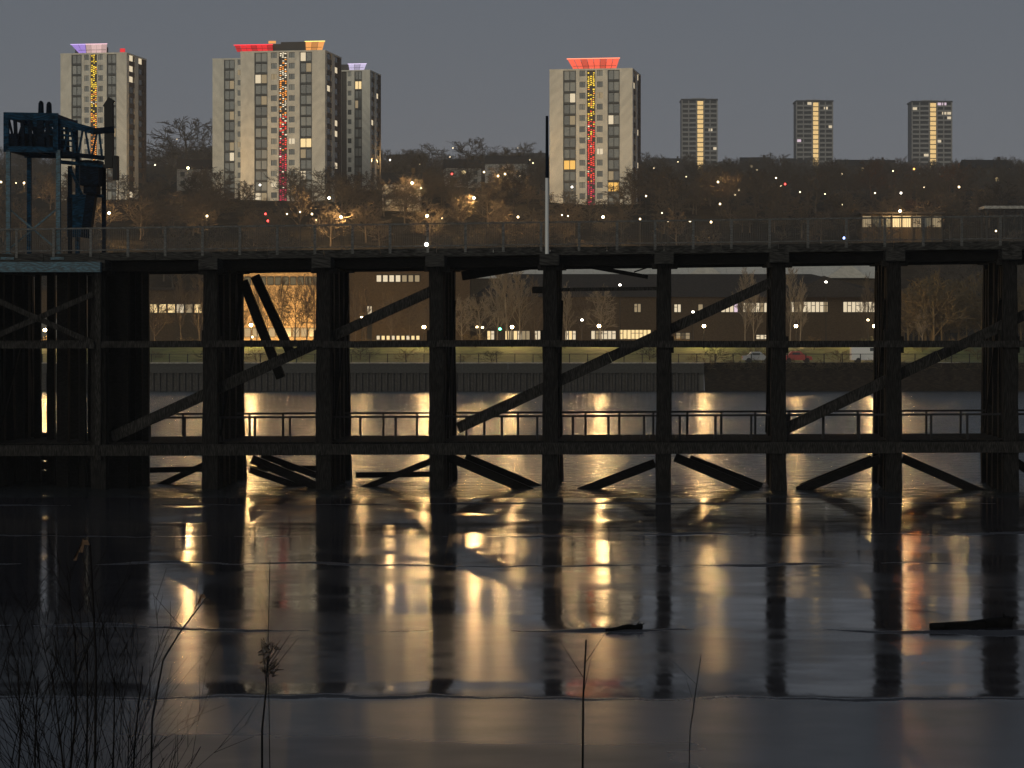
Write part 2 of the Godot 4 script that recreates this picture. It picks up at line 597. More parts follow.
func mud_roughness() -> ImageTexture:
	# standing film of water is smooth, drained mud is duller; patches drawn out along the shore
	var w := 1024
	var h := 1536
	var im := Image.create(w, h, false, Image.FORMAT_RGB8)
	var n := FastNoiseLite.new()
	n.seed = 31
	n.frequency = 0.035
	n.fractal_octaves = 5
	var f := FastNoiseLite.new()
	f.seed = 77
	f.frequency = 0.4
	f.fractal_octaves = 3
	for j in h:
		var z := -12.0 + 132.0 * (j + 0.5) / h
		for i in w:
			var x := -60.0 + 120.0 * (i + 0.5) / w
			var a := n.get_noise_2d(x * 0.7, z * 1.6)
			var wet := smoothstep(-0.10, 0.10, a)
			var r := lerpf(0.15, 0.085, wet)
			var zc := mud_edge(mud_edges[4], x)
			if z < zc:
				r = lerpf(0.34, 0.22, smoothstep(-0.05, 0.25, a))
			r += 0.05 * f.get_noise_2d(x, z * 1.5)
			# bare silt along the edges of the sheets, broken into lengths
			for e in mud_edges:
				var dz := absf(z - mud_edge(e, x) + 0.2)
				var wid := (0.55 if e[0] > 55.0 else 0.22) * (noise.get_noise_2d(x * 7.0 + 40.0, e[0] * 3.0) + 0.30)
				if dz < wid:
					r = 0.75
			if z < 30.0:
				r = 0.8
			r = clampf(r, 0.05, 1.0)
			im.set_pixel(i, j, Color(r, r, r))
	return ImageTexture.create_from_image(im)

# ------------------------------------------------------------------ the timber staith
var staith: Node3D
var SA := atan(YAW)
var SO := Vector3((664.0 - 512.0) / FL * 120.0, 0.0, -120.0)

# pixel on the upright plane w metres behind the staith's front, in the staith's own axes
func sp(px: float, py: float, w := 0.0) -> Vector3:
	var dx := (px - 512.0) / FL
	var dy := (HZ - py) / FL
	var ow := SO.x * sin(SA) - SO.z * cos(SA)
	var t := (w + ow) / (dx * sin(SA) + cos(SA))
	var p := Vector3(dx * t, EYE + dy * t, -t) - SO
	return Vector3(p.x * cos(SA) + p.z * sin(SA), p.y, -w)

func deck_low(u: float) -> float:
	var a := sp(150, 271)
	var b := sp(920, 261.5)
	return lerpf(a.y, b.y, (u - a.x) / (b.x - a.x))

func make_staith() -> void:
	staith = thing("timber_staith", "long dark timber staith on rows of piles standing in the river", "staith", SO, -SA)
	var g := RandomNumberGenerator.new()
	g.seed = 5
	var us := []
	for k in range(-7, 5):
		us.append(5.14 * k)
	var beam_low := func(u: float) -> float: return lerpf(sp(100, 455).y, sp(1000, 452).y, (u + 25.0) / 40.0)
	# bents: rows of piles running back from the front
	for k in us.size():
		var u: float = us[k]
		var top := deck_low(u) + 0.05
		var ws := [0.0, 1.9, 3.8, 5.7, 7.6]
		for i in ws.size():
			var w: float = ws[i]
			var m := MB.new()
			var width := 0.66 if i == 0 else 0.52
			var lean := g.randf_range(-0.06, 0.06)
			m.post(Vector3(u + lean, -1.2, -w - (0.5 if i == 4 else -0.15 if i == 0 else 0.0)), Vector3(u, top, -w), width + 0.05, width - 0.05, 0.9, 0.025, g, 9)
			part("pile", m, mats.timber if i == 0 else mats.timber_dark_shaded, staith)
		# raking piles that widen the bent at head and foot
		for s in [[0.9, 2.4], [6.4, 8.6]]:
			part("raking_pile", bm(Vector3(u + 0.12, -1.0, -s[1]), Vector3(u - 0.08, top - 0.3, -s[0]), 0.4, 0.4), mats.timber_dark_shaded, staith)
		part("cap_beam", bx(Vector3(u, top + 0.22, -3.8), Vector3(0.86, 0.5, 9.4)), mats.fascia, staith)
		part("corbel", bx(Vector3(u + 0.03, top - 0.12, -0.1), Vector3(1.15, 0.24, 0.7)), mats.timber, staith)
		part("cleat", bx(Vector3(u + 0.36, EYE - 0.25, -0.1), Vector3(0.16, 0.75, 0.5)), mats.timber, staith)
		part("cleat", bx(Vector3(u - 0.36, EYE + 0.1, -0.25), Vector3(0.16, 0.6, 0.5)), mats.timber, staith)
		# cross ties inside the bent
		part("cross_tie", bm(Vector3(u + 0.2, 2.4, -0.9), Vector3(u + 0.2, 8.6, -6.8), 0.12, 0.3), mats.timber_dark_shaded, staith)
		part("cross_tie", bm(Vector3(u - 0.2, 8.6, -0.9), Vector3(u - 0.2, 2.4, -6.8), 0.12, 0.3), mats.timber_dark_shaded, staith)
	# longitudinal members, bay by bay
	for k in us.size() - 1:
		var a: float = us[k]
		var b: float = us[k + 1]
		for w in [0.75, 3.0, 5.3, 7.6]:
			part("girder", bm(Vector3(a + 0.1, deck_low(a) + 0.23 + (0.03 if w > 1.0 else 0.0), -w), Vector3(b - 0.1, deck_low(b) + 0.23 + (0.03 if w > 1.0 else 0.0), -w), 0.34, 0.42), mats.timber_dark_shaded, staith)  # the deck overhang's shade is painted in as black timber
		# fascia boards, two to a bay
		for h in 2:
			var c := lerpf(a, b, h * 0.5) + 0.012
			var d := lerpf(a, b, h * 0.5 + 0.5) - 0.012
			var lift := g.randf_range(-0.015, 0.015)
			part("fascia_board", bm(Vector3(c, deck_low(c) + 0.68 + lift, -0.05 + lift), Vector3(d, deck_low(d) + 0.68 + lift, -0.05 - lift), 0.1, 0.36), mats.fascia, staith)
		part("waling", bm(Vector3(a + 0.02, EYE - 0.22 + g.randf_range(-0.03, 0.03), 0.47), Vector3(b - 0.02, EYE - 0.22 + g.randf_range(-0.03, 0.03), 0.47), 0.2, 0.3), mats.timber_pale, staith)
		part("walkway_beam", bm(Vector3(a + 0.01, beam_low.call(a) + 0.24, 0.5), Vector3(b - 0.01, beam_low.call(b) + 0.24, 0.5), 0.3, 0.5 + g.randf_range(-0.03, 0.03)), mats.timber_pale, staith)
		part("walkway_beam", bm(Vector3(a + 0.01, beam_low.call(a) + 0.2, -7.9), Vector3(b - 0.01, beam_low.call(b) + 0.2, -7.9), 0.25, 0.4), mats.timber_dark_shaded, staith)
	# deck planks laid across
	var u0: float = us[0] - 0.4
	var u1: float = us[us.size() - 1] + 0.4
	var count := int((u1 - u0) / 0.32)
	var plank := bx(Vector3.ZERO, Vector3(0.305, 0.09, 9.0)).mesh()
	for i in count:
		var u := u0 + 0.16 + 0.32 * i
		var o := part("deck_plank", plank, mats.fascia, staith, Vector3(u, deck_low(u) + 0.60 + g.randf_range(0.0, 0.008), -4.6))
		o.rotation.z = -0.0
	# lower walkway planks
	var wp := bx(Vector3.ZERO, Vector3(0.40, 0.06, 7.6)).mesh()
	count = int((u1 - u0) / 0.42)
	for i in count:
		var u := u0 + 0.2 + 0.42 * i
		part("walkway_plank", wp, mats.timber, staith, Vector3(u, beam_low.call(u) + 0.53 + g.randf_range(0.0, 0.008), -3.9))
	# railings of the lower walkway
	for w in [1.1, 7.4]:
		var u := sp(150, 430, w).x
		while u < u1 - 1.0:
			var y: float = beam_low.call(u) + 0.56
			var e := minf(u + 1.62, u1)
			var y2: float = beam_low.call(e) + 0.56
			part("walkway_railing_post", bx(Vector3(u, y + 0.54, -w), Vector3(0.10, 1.08, 0.10)), mats.rail_dark, staith)
			part("walkway_handrail", bm(Vector3(u, y + 1.1, -w), Vector3(e, y2 + 1.1, -w), 0.10, 0.09), mats.rail_dark, staith)
			u += 1.62
	# deck railing: posts, two rails and wire infill
	var ui := 0
	var uu := u0
	while uu < u1 - 1.0:
		var e := uu + 5.14 / 3.0
		var y0 := deck_low(uu) + 0.86
		var y1 := deck_low(e) + 0.86
		part("railing_post", bx(Vector3(uu, y0 + 0.46, -0.02), Vector3(0.12, 1.3, 0.10)), mats.rail_steel, staith)
		part("top_rail", bm(Vector3(uu, y0 + 1.12, -0.02), Vector3(e, y1 + 1.12, -0.02), 0.08, 0.07), mats.rail_steel, staith)
		part("bottom_rail", bm(Vector3(uu, y0 + 0.12, -0.02), Vector3(e, y1 + 0.12, -0.02), 0.06, 0.05), mats.rail_steel, staith)
		var m := MB.new()
		for q in 17:
			var t := (q + 0.5) / 17.0
			var x := lerpf(uu, e, t)
			var yy := lerpf(y0, y1, t)
			m.beam(Vector3(x, yy + 0.12, -0.02), Vector3(x, yy + 1.1, -0.02), 0.012, 0.012)
		part("wire_infill", m, mats.rail_steel, staith)
		uu = e
		ui += 1
	# long diagonal braces
	for d in [[112, 437, 436, 289], [458, 428, 772, 282], [787, 428, 1100, 279]]:
		var a := sp(d[0], d[1], 0.6)
		var b := sp(d[2], d[3], 0.6)
		var mid := a.lerp(b, 0.485)
		part("diagonal_brace", bm(a, mid, 0.28, 0.5), mats.timber_pale, staith)
		part("diagonal_brace", bm(mid + (b - a) * 0.002, b, 0.26, 0.46), mats.timber_pale, staith)
	# fallen braces below the walkway
	for d in [[252, 459, 335, 494, 0.9], [262, 455, 345, 486, 4.2], [206, 464, 150, 490, 4.0], [436, 459, 362, 489, 2.2], [449, 457, 536, 494, 0.7], [466, 456, 546, 490, 3.6], [655, 463, 574, 494, 1.0], [675, 457, 758, 492, 0.8], [690, 458, 762, 486, 3.2], [880, 459, 797, 491, 0.9], [872, 458, 800, 487, 3.2], [902, 458, 982, 493, 0.9], [1012, 460, 1060, 490, 0.9], [250, 470, 330, 497, 2.4]]:
		var a := sp(d[0], d[1], d[4])
		var b := sp(d[2], d[3], d[4])
		b.y = minf(b.y, 0.1)
		part("raking_brace", bm(a, b, 0.28, 0.40 if d[4] < 2.0 else 0.28), mats.timber_dark_shaded, staith)
	for d in [[150, 470, 207, 469], [250, 469, 322, 468], [356, 475, 436, 474]]:
		part("low_waling", bm(sp(d[0], d[1], 7.2), sp(d[2], d[3], 7.2), 0.22, 0.26), mats.timber_dark_shaded, staith)
	# steep struts in one bay, stub beam in another, a sagging girder
	part("steep_strut", bm(sp(243, 281, 3.4), sp(281, 378, 3.4), 0.34, 0.42), mats.timber_dark_shaded, staith)
	part("steep_strut", bm(sp(255, 276, 4.8), sp(292, 356, 4.8), 0.34, 0.42), mats.timber_dark_shaded, staith)
	part("stub_beam", bm(sp(532, 290, 0.5), sp(662, 288.5, 0.5), 0.2, 0.16), mats.timber_pale, staith)
	part("stub_end", bx(sp(538, 290, 0.1), Vector3(0.5, 0.3, 0.4)), mats.timber_dark_shaded, staith)
	part("sagging_girder", bm(sp(462, 276, 2.2), sp(548, 262, 2.2), 0.3, 0.42), mats.timber_dark_shaded, staith)
	part("hanging_strut", bm(sp(575, 264, 1.6), sp(648, 277, 1.6), 0.2, 0.18), mats.timber_dark_shaded, staith)
	part("hanging_strut", bm(sp(634, 272, 1.6), sp(655, 265, 1.6), 0.08, 0.06), mats.timber_dark_shaded, staith)
	# crowded piles below the gantry, with narrow chinks of light between them
	for r in [[-24, 4.5], [8.5, 16], [18.5, 31.5], [35, 41], [47.5, 55], [58, 86], [88.5, 101], [99, 121], [118, 136], [132, 149]]:
		var c: float = r[0]
		while c < r[1] - 2.0:
			var wpx := minf(11.0, r[1] - c)
			var w := g.randf_range(1.0, 3.0) if r[1] > 100 else g.randf_range(1.4, 6.8)
			var a := sp(c + wpx * 0.5, 400, w)
			var m := MB.new()
			m.post(Vector3(a.x, -1.2, a.z), Vector3(a.x, deck_low(a.x) + 0.4, a.z), wpx / 22.0 + 0.03, wpx / 22.0, 1.0, 0.012, g, 6)
			part("crowded_pile", m, mats.timber_dark_shaded, staith)
			c += wpx
	# boards added low behind the crowded piles to block lamp light and its streak
	for i in 5:
		for k in 3:
			var a := sp(-40 + 62 * k, 470, 7.7)
			var b := sp(-40 + 62 * (k + 1), 470, 7.7)
			part("light_blocking_board", bx(Vector3((a.x + b.x) * 0.5, 0.2 + 0.46 * i, a.z + g.randf_range(-0.03, 0.03)), Vector3(b.x - a.x - 0.03, 0.44, 0.1)), mats.timber_dark_shaded, staith)
	for d in [[-6, 299, 93, 343], [-6, 337, 93, 294]]:
		part("cross_brace", bm(sp(d[0], d[1], -0.75), sp(d[2], d[3], -0.75), 0.14, 0.24), mats.timber_pale, staith)
	part("cross_waling", bm(sp(-30, 345.5, -0.85), sp(94, 345.5, -0.85), 0.2, 0.27), mats.timber_pale, staith)
	part("front_post", bm(sp(98.5, 272, -0.5), sp(98.5, 460, -0.5), 0.3, 0.26), mats.timber_pale, staith)
	part("front_post", bm(sp(-8, 272, -0.5), sp(-8, 490, -0.5), 0.3, 0.3), mats.timber, staith)

func make_gantry() -> void:
	# steel loading gantry on the deck, painted blue
	var base := sp(33, 262, 1.0)
	var o := thing("loading_gantry", "blue painted steel loading gantry with a chute standing on the staith deck", "gantry", staith.transform * base, -SA)
	var q := func(px: float, py: float, w := 1.0) -> Vector3: return sp(px, py, w) - base
	var front_beam := bm(q.call(-40, 267, -1.12), q.call(101, 267, -1.12), 0.3, 0.46)
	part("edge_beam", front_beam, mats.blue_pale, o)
	for w in [0.2, 4.2]:
		for px in [8.5, 58.5]:
			var x: float = q.call(px, 258, 0.2).x
			var y0: float = q.call(px, 259, 0.2).y
			var y1: float = q.call(px, 150, 0.2).y
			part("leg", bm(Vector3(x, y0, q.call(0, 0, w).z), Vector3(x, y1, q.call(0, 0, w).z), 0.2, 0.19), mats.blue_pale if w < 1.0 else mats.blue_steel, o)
			var m := MB.new()
			m.box(Vector3(x, y0 + 0.02, q.call(0, 0, w).z), Vector3(0.62, 0.12, 0.5))
			m.box(Vector3(x, y0 + 0.16, q.call(0, 0, w).z), Vector3(0.42, 0.18, 0.36))
			part("foot_plate", m, mats.blue_pale, o)
	for d in [[8, 208, 58, 250], [58, 208, 8, 250]]:
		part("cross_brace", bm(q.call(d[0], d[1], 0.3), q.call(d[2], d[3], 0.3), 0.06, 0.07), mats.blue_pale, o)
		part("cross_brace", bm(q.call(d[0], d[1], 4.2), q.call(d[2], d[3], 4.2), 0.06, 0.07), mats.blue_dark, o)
	# the box truss on top
	for w in [0.2, 4.2]:
		var z: float = q.call(0, 0, w).z
		for y in [[116.0, 0.34], [149.0, 0.26]]:
			var a: Vector3 = q.call(4, y[0], 0.2)
			var b: Vector3 = q.call(58, y[0] + 1.0, 0.2)
			part("truss_chord", bm(Vector3(a.x, a.y, z), Vector3(b.x, b.y, z), 0.2, y[1]), mats.blue_steel, o)
		for px in [6.5, 56.0]:
			var a: Vector3 = q.call(px, 116, 0.2)
			var b: Vector3 = q.call(px, 150, 0.2)
			part("truss_post", bm(Vector3(a.x, a.y, z), Vector3(b.x, b.y, z), 0.2, 0.24), mats.blue_steel, o)
		for px in [15.0, 22.0, 29.5, 40.0, 47.0]:
			var a: Vector3 = q.call(px, 118, 0.2)
			var b: Vector3 = q.call(px + 1.5, 148, 0.2)
			part("truss_upright", bm(Vector3(a.x, a.y, z), Vector3(b.x, b.y, z), 0.12, 0.16 if px != 40.0 else 0.3), mats.blue_dark, o)
		for d in [[9, 120, 15, 146], [24, 120, 15, 147], [31, 121, 38, 147], [49, 122, 42, 147]]:
			var a: Vector3 = q.call(d[0], d[1], 0.2)
			var b: Vector3 = q.call(d[2], d[3], 0.2)
			part("truss_diagonal", bm(Vector3(a.x, a.y, z), Vector3(b.x, b.y, z), 0.08, 0.1), mats.blue_dark, o)
		for y in [124.0, 129.0, 134.0]:
			var a: Vector3 = q.call(42, y, 0.2)
			var b: Vector3 = q.call(57, y + 1.0, 0.2)
			part("slat", bm(Vector3(a.x, a.y, z), Vector3(b.x, b.y, z), 0.05, 0.07), mats.blue_steel, o)
	for px in [6.5, 32.0, 56.0]:
		for y in [116.0, 149.0]:
			var a: Vector3 = q.call(px, y, 0.2)
			part("tie_beam", bm(Vector3(a.x, a.y, q.call(0, 0, 0.3).z), Vector3(a.x, a.y, q.call(0, 0, 4.1).z), 0.16, 0.18), mats.blue_steel, o)
	part("hopper_back", bm(q.call(12, 143, 2.2), q.call(55, 143, 2.2), 2.4, 0.7), mats.blue_dark, o)
	for d in [[41.0, 101.0], [49.0, 102.0]]:
		var m := MB.new()
		m.tube(q.call(d[0], 114, 1.5), q.call(d[0], d[1] + 2.0, 1.5), 0.14, 0.12, 8)
		m.tube(q.call(d[0], d[1] + 2.0, 1.5), q.call(d[0] - 0.6, d[1], 1.5), 0.12, 0.05, 8)
		part("sheave_post", m, mats.blue_dark, o)
	# the boom and chute that reach out to the right
	for w in [0.4, 3.4]:
		part("boom_chord", bm(q.call(57, 121, w), q.call(94, 131, w), 0.2, 0.3), mats.blue_steel, o)
		part("boom_chord", bm(q.call(93, 131.5, w), q.call(114, 129.5, w), 0.2, 0.28), mats.blue_dark, o)
		part("boom_chord", bm(q.call(57, 153, w), q.call(104, 158, w), 0.2, 0.2), mats.blue_dark, o)
		for d in [[60, 122, 60, 153], [70, 125, 64, 153], [70, 125, 76, 156], [83, 129, 78, 156], [85, 129, 90, 157], [97, 132, 92, 157], [99, 131, 102, 157]]:
			part("boom_lattice", bm(q.call(d[0], d[1], w), q.call(d[2], d[3], w), 0.07, 0.09), mats.blue_steel, o)
		for y in [129.0, 134.0, 139.0, 145.0]:
			part("slat", bm(q.call(58, y, w), q.call(76, y + 2.0, w), 0.05, 0.06), mats.blue_steel, o)
	var hm := MB.new()
	hm.beam(q.call(109, 104, 0.6), q.call(109.5, 168, 0.6), 0.5, 0.36)
	hm.beam(q.call(106, 108, 0.6), q.call(112, 99, 0.6), 0.3, 0.3)
	part("boom_head", hm, mats.metal_dark, o)
	part("counterweight", bx(q.call(116, 168, 0.6), Vector3(0.18, 1.1, 0.6)), mats.metal_dark, o)
	var hop := MB.new()
	hop.beam(q.call(92, 161, 1.4), q.call(92, 186, 1.4), 1.2, 0.85)
	hop.beam(q.call(92, 185.5, 1.4), q.call(92, 194, 1.4), 0.9, 0.6)
	part("chute_hopper", hop, mats.blue_dark, o)
	part("chute_spout", bm(q.call(92, 193, 1.4), q.call(86, 238, 1.4), 0.5, 0.42), mats.blue_dark, o)
	part("chute_flange", bm(q.call(60, 162, 1.0), q.call(104, 166, 1.0), 0.5, 0.16), mats.blue_steel, o)
	for px in [70.0, 104.0]:
		part("chute_leg", bm(q.call(px, 166, 1.8), q.call(px, 258, 1.8), 0.16, 0.18), mats.blue_dark, o)
	part("chute_brace", bm(q.call(70, 196, 1.6), q.call(104, 196, 1.6), 0.1, 0.14), mats.blue_steel, o)
	part("chute_brace", bm(q.call(70, 168, 1.6), q.call(82, 195, 1.6), 0.1, 0.12), mats.blue_steel, o)
	part("chute_panel", bx(q.call(80, 217, 3.6), Vector3(1.2, 1.9, 0.1)), mats.blue_steel, o)

	# small light on the railing
	var dl := sp(426.5, 244.5, -0.2)
	var dlo := thing("deck_light", "small white light fixed to the staith railing left of the mast", "light", staith.transform * dl, -SA)
	part("bracket", bx(Vector3(0, 0, -0.1), Vector3(0.08, 0.08, 0.16)), mats.metal_dark, dlo)
	var dm := MB.new()
	dm.ball(Vector3(0, 0, 0.06), 0.09, 6, 8)
	part("bulb", dm, mats.bulb_white, dlo)
	# mast on the deck
	var mb := sp(547, 263, -0.3)
	var mast := thing("mast", "slim pale mast with a dark upper half rising above the staith railing", "mast", staith.transform * mb, -SA)
	var y1 := sp(547, 178, -0.3).y - mb.y
	var y2 := sp(547, 116, -0.3).y - mb.y
	var p := MB.new()
	p.tube(Vector3(0, 0.0, 0), Vector3(0, y1, 0), 0.09, 0.08, 10)
	part("lower_tube", p, mats.pole_white, mast)
	p = MB.new()
	p.tube(Vector3(0, y1, 0), Vector3(0, y2, 0), 0.075, 0.06, 10)
	p.cap(Vector3(0, y2, 0), Vector3.UP, 0.06, 10)
	part("upper_tube", p, mats.blue_dark, mast)
	part("bracket", bx(Vector3(-0.05, 0.12, -0.15), Vector3(0.34, 0.24, 0.34)), mats.rail_steel, mast)

# ------------------------------------------------------------------ trees
func grow(m: MB, p: Vector3, d: Vector3, l: float, r: float, level: int, spec: Dictionary, g: RandomNumberGenerator) -> void:
	var bend: Vector3 = Vector3(g.randf_range(-1, 1), g.randf_range(-0.3, 0.6), g.randf_range(-1, 1)) * spec.bend
	var segs: int = 2 if level < 2 else 1
	var q := p
	var dir := d
	var pts := [p]
	for s in segs:
		var e := q + dir * (l / segs)
		m.tube(q, e, lerpf(r, r * 0.55, float(s) / segs), lerpf(r, r * 0.55, float(s + 1) / segs), 5 if level == 0 else 3)
		q = e
		pts.append(q)
		dir = (dir + bend + Vector3(0, spec.up, 0)).normalized()
	if level >= spec.levels:
		return
	var k: int = spec.kids[level]
	for i in k:
		var t := lerpf(spec.first if level == 0 else 0.25, 1.0, (i + g.randf()) / k)
		var f := t * segs
		var s := mini(int(f), segs - 1)
		var at: Vector3 = (pts[s] as Vector3).lerp(pts[s + 1], f - s)
		var side := Vector3(g.randf_range(-1, 1), g.randf_range(-0.2, 0.2), g.randf_range(-1, 1))
		side = (side - d * side.dot(d)).normalized()
		var nd: Vector3 = (d * spec.along + side * spec.out + Vector3(0, spec.up, 0)).normalized()
		grow(m, at, nd, l * spec.shrink * g.randf_range(0.7, 1.15) * (1.0 - 0.35 * t if level == 0 else 1.0), maxf(r * (0.42 if level == 0 else 0.5), spec.twig), level + 1, spec, g)

func tree_mesh(sd: int, spec: Dictionary) -> Array:
	# unit trees about 10 m tall: trunk and crown as separate meshes
	var g := RandomNumberGenerator.new()
	g.seed = sd
	var trunk := MB.new()
	var crown := MB.new()
	var d := Vector3(g.randf_range(-0.05, 0.05), 1, g.randf_range(-0.05, 0.05)).normalized()
	var h: float = spec.trunk
	var pts := [Vector3(0, -0.4, 0)]
	for s in 4:
		pts.append((pts[s] as Vector3) + (d + Vector3(g.randf_range(-0.09, 0.09), 0, g.randf_range(-0.09, 0.09))) * (h / 4.0))
	for s in 4:
		trunk.tube(pts[s], pts[s + 1], lerpf(spec.r, spec.r * 0.3, s / 4.0), lerpf(spec.r, spec.r * 0.3, (s + 1) / 4.0), 6)
	var k: int = spec.limbs
	for i in k:
		var t := lerpf(spec.first, 1.0, (i + g.randf() * 0.8) / k)
		var f := t * 4.0
		var s := mini(int(f), 3)
		var at: Vector3 = (pts[s] as Vector3).lerp(pts[s + 1], f - s)
		var a := i * 2.4 + g.randf() * 0.7
		var side := Vector3(cos(a), 0, sin(a))
		var nd: Vector3 = (d * spec.along * (0.6 + 0.8 * t) + side * spec.out).normalized()
		grow(crown, at, nd, spec.limb * (1.15 - 0.6 * t) * g.randf_range(0.8, 1.2), spec.r * 0.34, 0 + 1, spec, g)
	return [trunk.mesh(), crown.mesh()]

var kinds := []
func make_kinds() -> void:
	var spread := {"trunk": 6.5, "r": 0.17, "limbs": 11, "limb": 4.0, "first": 0.25, "along": 0.75, "out": 0.8, "up": 0.10, "bend": 0.16, "shrink": 0.55, "twig": 0.022, "levels": 4, "kids": [6, 6, 5, 4]}
	var upright := {"trunk": 9.0, "r": 0.13, "limbs": 15, "limb": 3.0, "first": 0.18, "along": 1.1, "out": 0.55, "up": 0.12, "bend": 0.12, "shrink": 0.55, "twig": 0.02, "levels": 4, "kids": [6, 5, 5, 4]}
	var far := {"trunk": 6.5, "r": 0.2, "limbs": 10, "limb": 4.2, "first": 0.2, "along": 0.75, "out": 0.85, "up": 0.10, "bend": 0.18, "shrink": 0.55, "twig": 0.045, "levels": 4, "kids": [5, 5, 5, 3]}
	var bush := {"trunk": 1.6, "r": 0.06, "limbs": 9, "limb": 1.5, "first": 0.02, "along": 0.8, "out": 0.9, "up": 0.08, "bend": 0.2, "shrink": 0.6, "twig": 0.02, "levels": 3, "kids": [6, 5, 5, 3]}
	for i in 3:
		kinds.append(tree_mesh(100 + i, spread))
	for i in 3:
		kinds.append(tree_mesh(200 + i, upright))
	for i in 4:
		kinds.append(tree_mesh(300 + i, far))
	for i in 2:
		kinds.append(tree_mesh(400 + i, bush))

func tree(called: String, kind: int, at: Vector3, h: float, spread: float, m: Material, tm: Material, label: String, category: String, group: String) -> Node3D:
	var o := thing(called, label, category, at, rng.randf() * TAU, group)
	var t := part("trunk", kinds[kind][0], tm, o)
	var c := part("crown", kinds[kind][1], m, o)
	for e in [t, c]:
		e.scale = Vector3(spread, h, spread)
	return o

func wood(called: String, label: String, kind_list: Array, spots: Array, m: Material) -> void:
	# a far wood that reads as one mass: one object made of many copies
	var o := Node3D.new()
	o.name = called
	add_child(o)
	o.set_meta("kind", "stuff")
	o.set_meta("label", label)
	o.set_meta("category", "wood")
	for k in kind_list.size():
		for w in 2:
			var mm := MultiMesh.new()
			mm.transform_format = MultiMesh.TRANSFORM_3D
			mm.mesh = kinds[kind_list[k]][w]
			var mine := []
			for i in spots.size():
				if i % kind_list.size() == k:
					mine.append(spots[i])
			mm.instance_count = mine.size()
			for i in mine.size():
				mm.set_instance_transform(i, mine[i])
			var mi := MultiMeshInstance3D.new()
			mi.name = "trunks" if w == 0 else "crowns"
			mi.multimesh = mm
			mi.material_override = m
			mi.set_meta("kind", "stuff")
			o.add_child(mi, true)

# ------------------------------------------------------------------ lamps
func lamp(at: Vector3, ground: float, bulb: String, label: String, group := "", energy := 0.0, col := Color.WHITE, style := 0, r := 0.24) -> void:
	# style 0: globe on a post; 1: lantern on a curved arm
	var o := thing("street_lamp", label, "street lamp", Vector3(at.x, ground, at.z), 0.0, group)
	var h := at.y - ground
	var m := MB.new()
	m.tube(Vector3(0, -0.1, 0), Vector3(0, 0.9, 0), 0.11, 0.10, 8)
	m.tube(Vector3(0, 0.9, 0), Vector3(0, h - r, 0), 0.075, 0.05, 8)
	if style == 1:
		m.tube(Vector3(0, h - r, 0), Vector3(0, h + 0.28, -0.45), 0.05, 0.04, 6)
	part("post", m, mats.metal_dark, o)
	m = MB.new()
	if style == 0:
		m.tube(Vector3(0, h - r - 0.06, 0), Vector3(0, h - r * 0.7, 0), 0.08, 0.13, 8)
		m.tube(Vector3(0, h + r * 0.8, 0), Vector3(0, h + r + 0.06, 0), 0.15, 0.03, 8)
	else:
		m.box(Vector3(0, h + 0.31, -0.25), Vector3(0.3, 0.1, 0.75))
	part("housing", m, mats.metal_dark, o)
	m = MB.new()
	m.ball(Vector3(0, h, 0), r, 6, 10)
	part("bulb", m, mats[bulb], o)
	if energy > 0.0:
		var l := OmniLight3D.new()
		l.name = "lamp_light"
		l.light_energy = energy
		l.light_color = col
		l.light_size = r * 0.9
		l.omni_range = 250.0
		l.omni_attenuation = 2.0
		l.shadow_enabled = true
		o.add_child(l)
		l.position = Vector3(0, h, 0)

const NTH := ["first", "second", "third", "fourth", "fifth", "sixth", "seventh", "eighth", "ninth", "tenth", "eleventh", "twelfth", "thirteenth", "fourteenth", "fifteenth", "sixteenth"]
# place of a thing among its like in its stretch of the picture: spots are pixel columns, stretches are [from, to, words]
func places(cols: Array, stretches: Array) -> Array:
	var out := []
	for i in cols.size():
		var words := ""
		for s in stretches:
			if cols[i] >= s[0] and cols[i] < s[1]:
				var k := 0
				for j in cols.size():
					if cols[j] >= s[0] and cols[j] < s[1] and (cols[j] < cols[i] or (cols[j] == cols[i] and j < i)):
						k += 1
				words = NTH[mini(k, 15)] + " from the left " + s[2]
		out.append(words)
	return out

func hill_spot(px: float, py: float, rise: float) -> Vector3:
	# where the sight line through that pixel passes `rise` metres above the hill
	var z := 480.0
	while z < 1900.0:
		var p := pt(px, py, z)
		if p.y - rise <= hill(p.x, z):
			return p
		z += 4.0
	return pt(px, py, 1500.0)

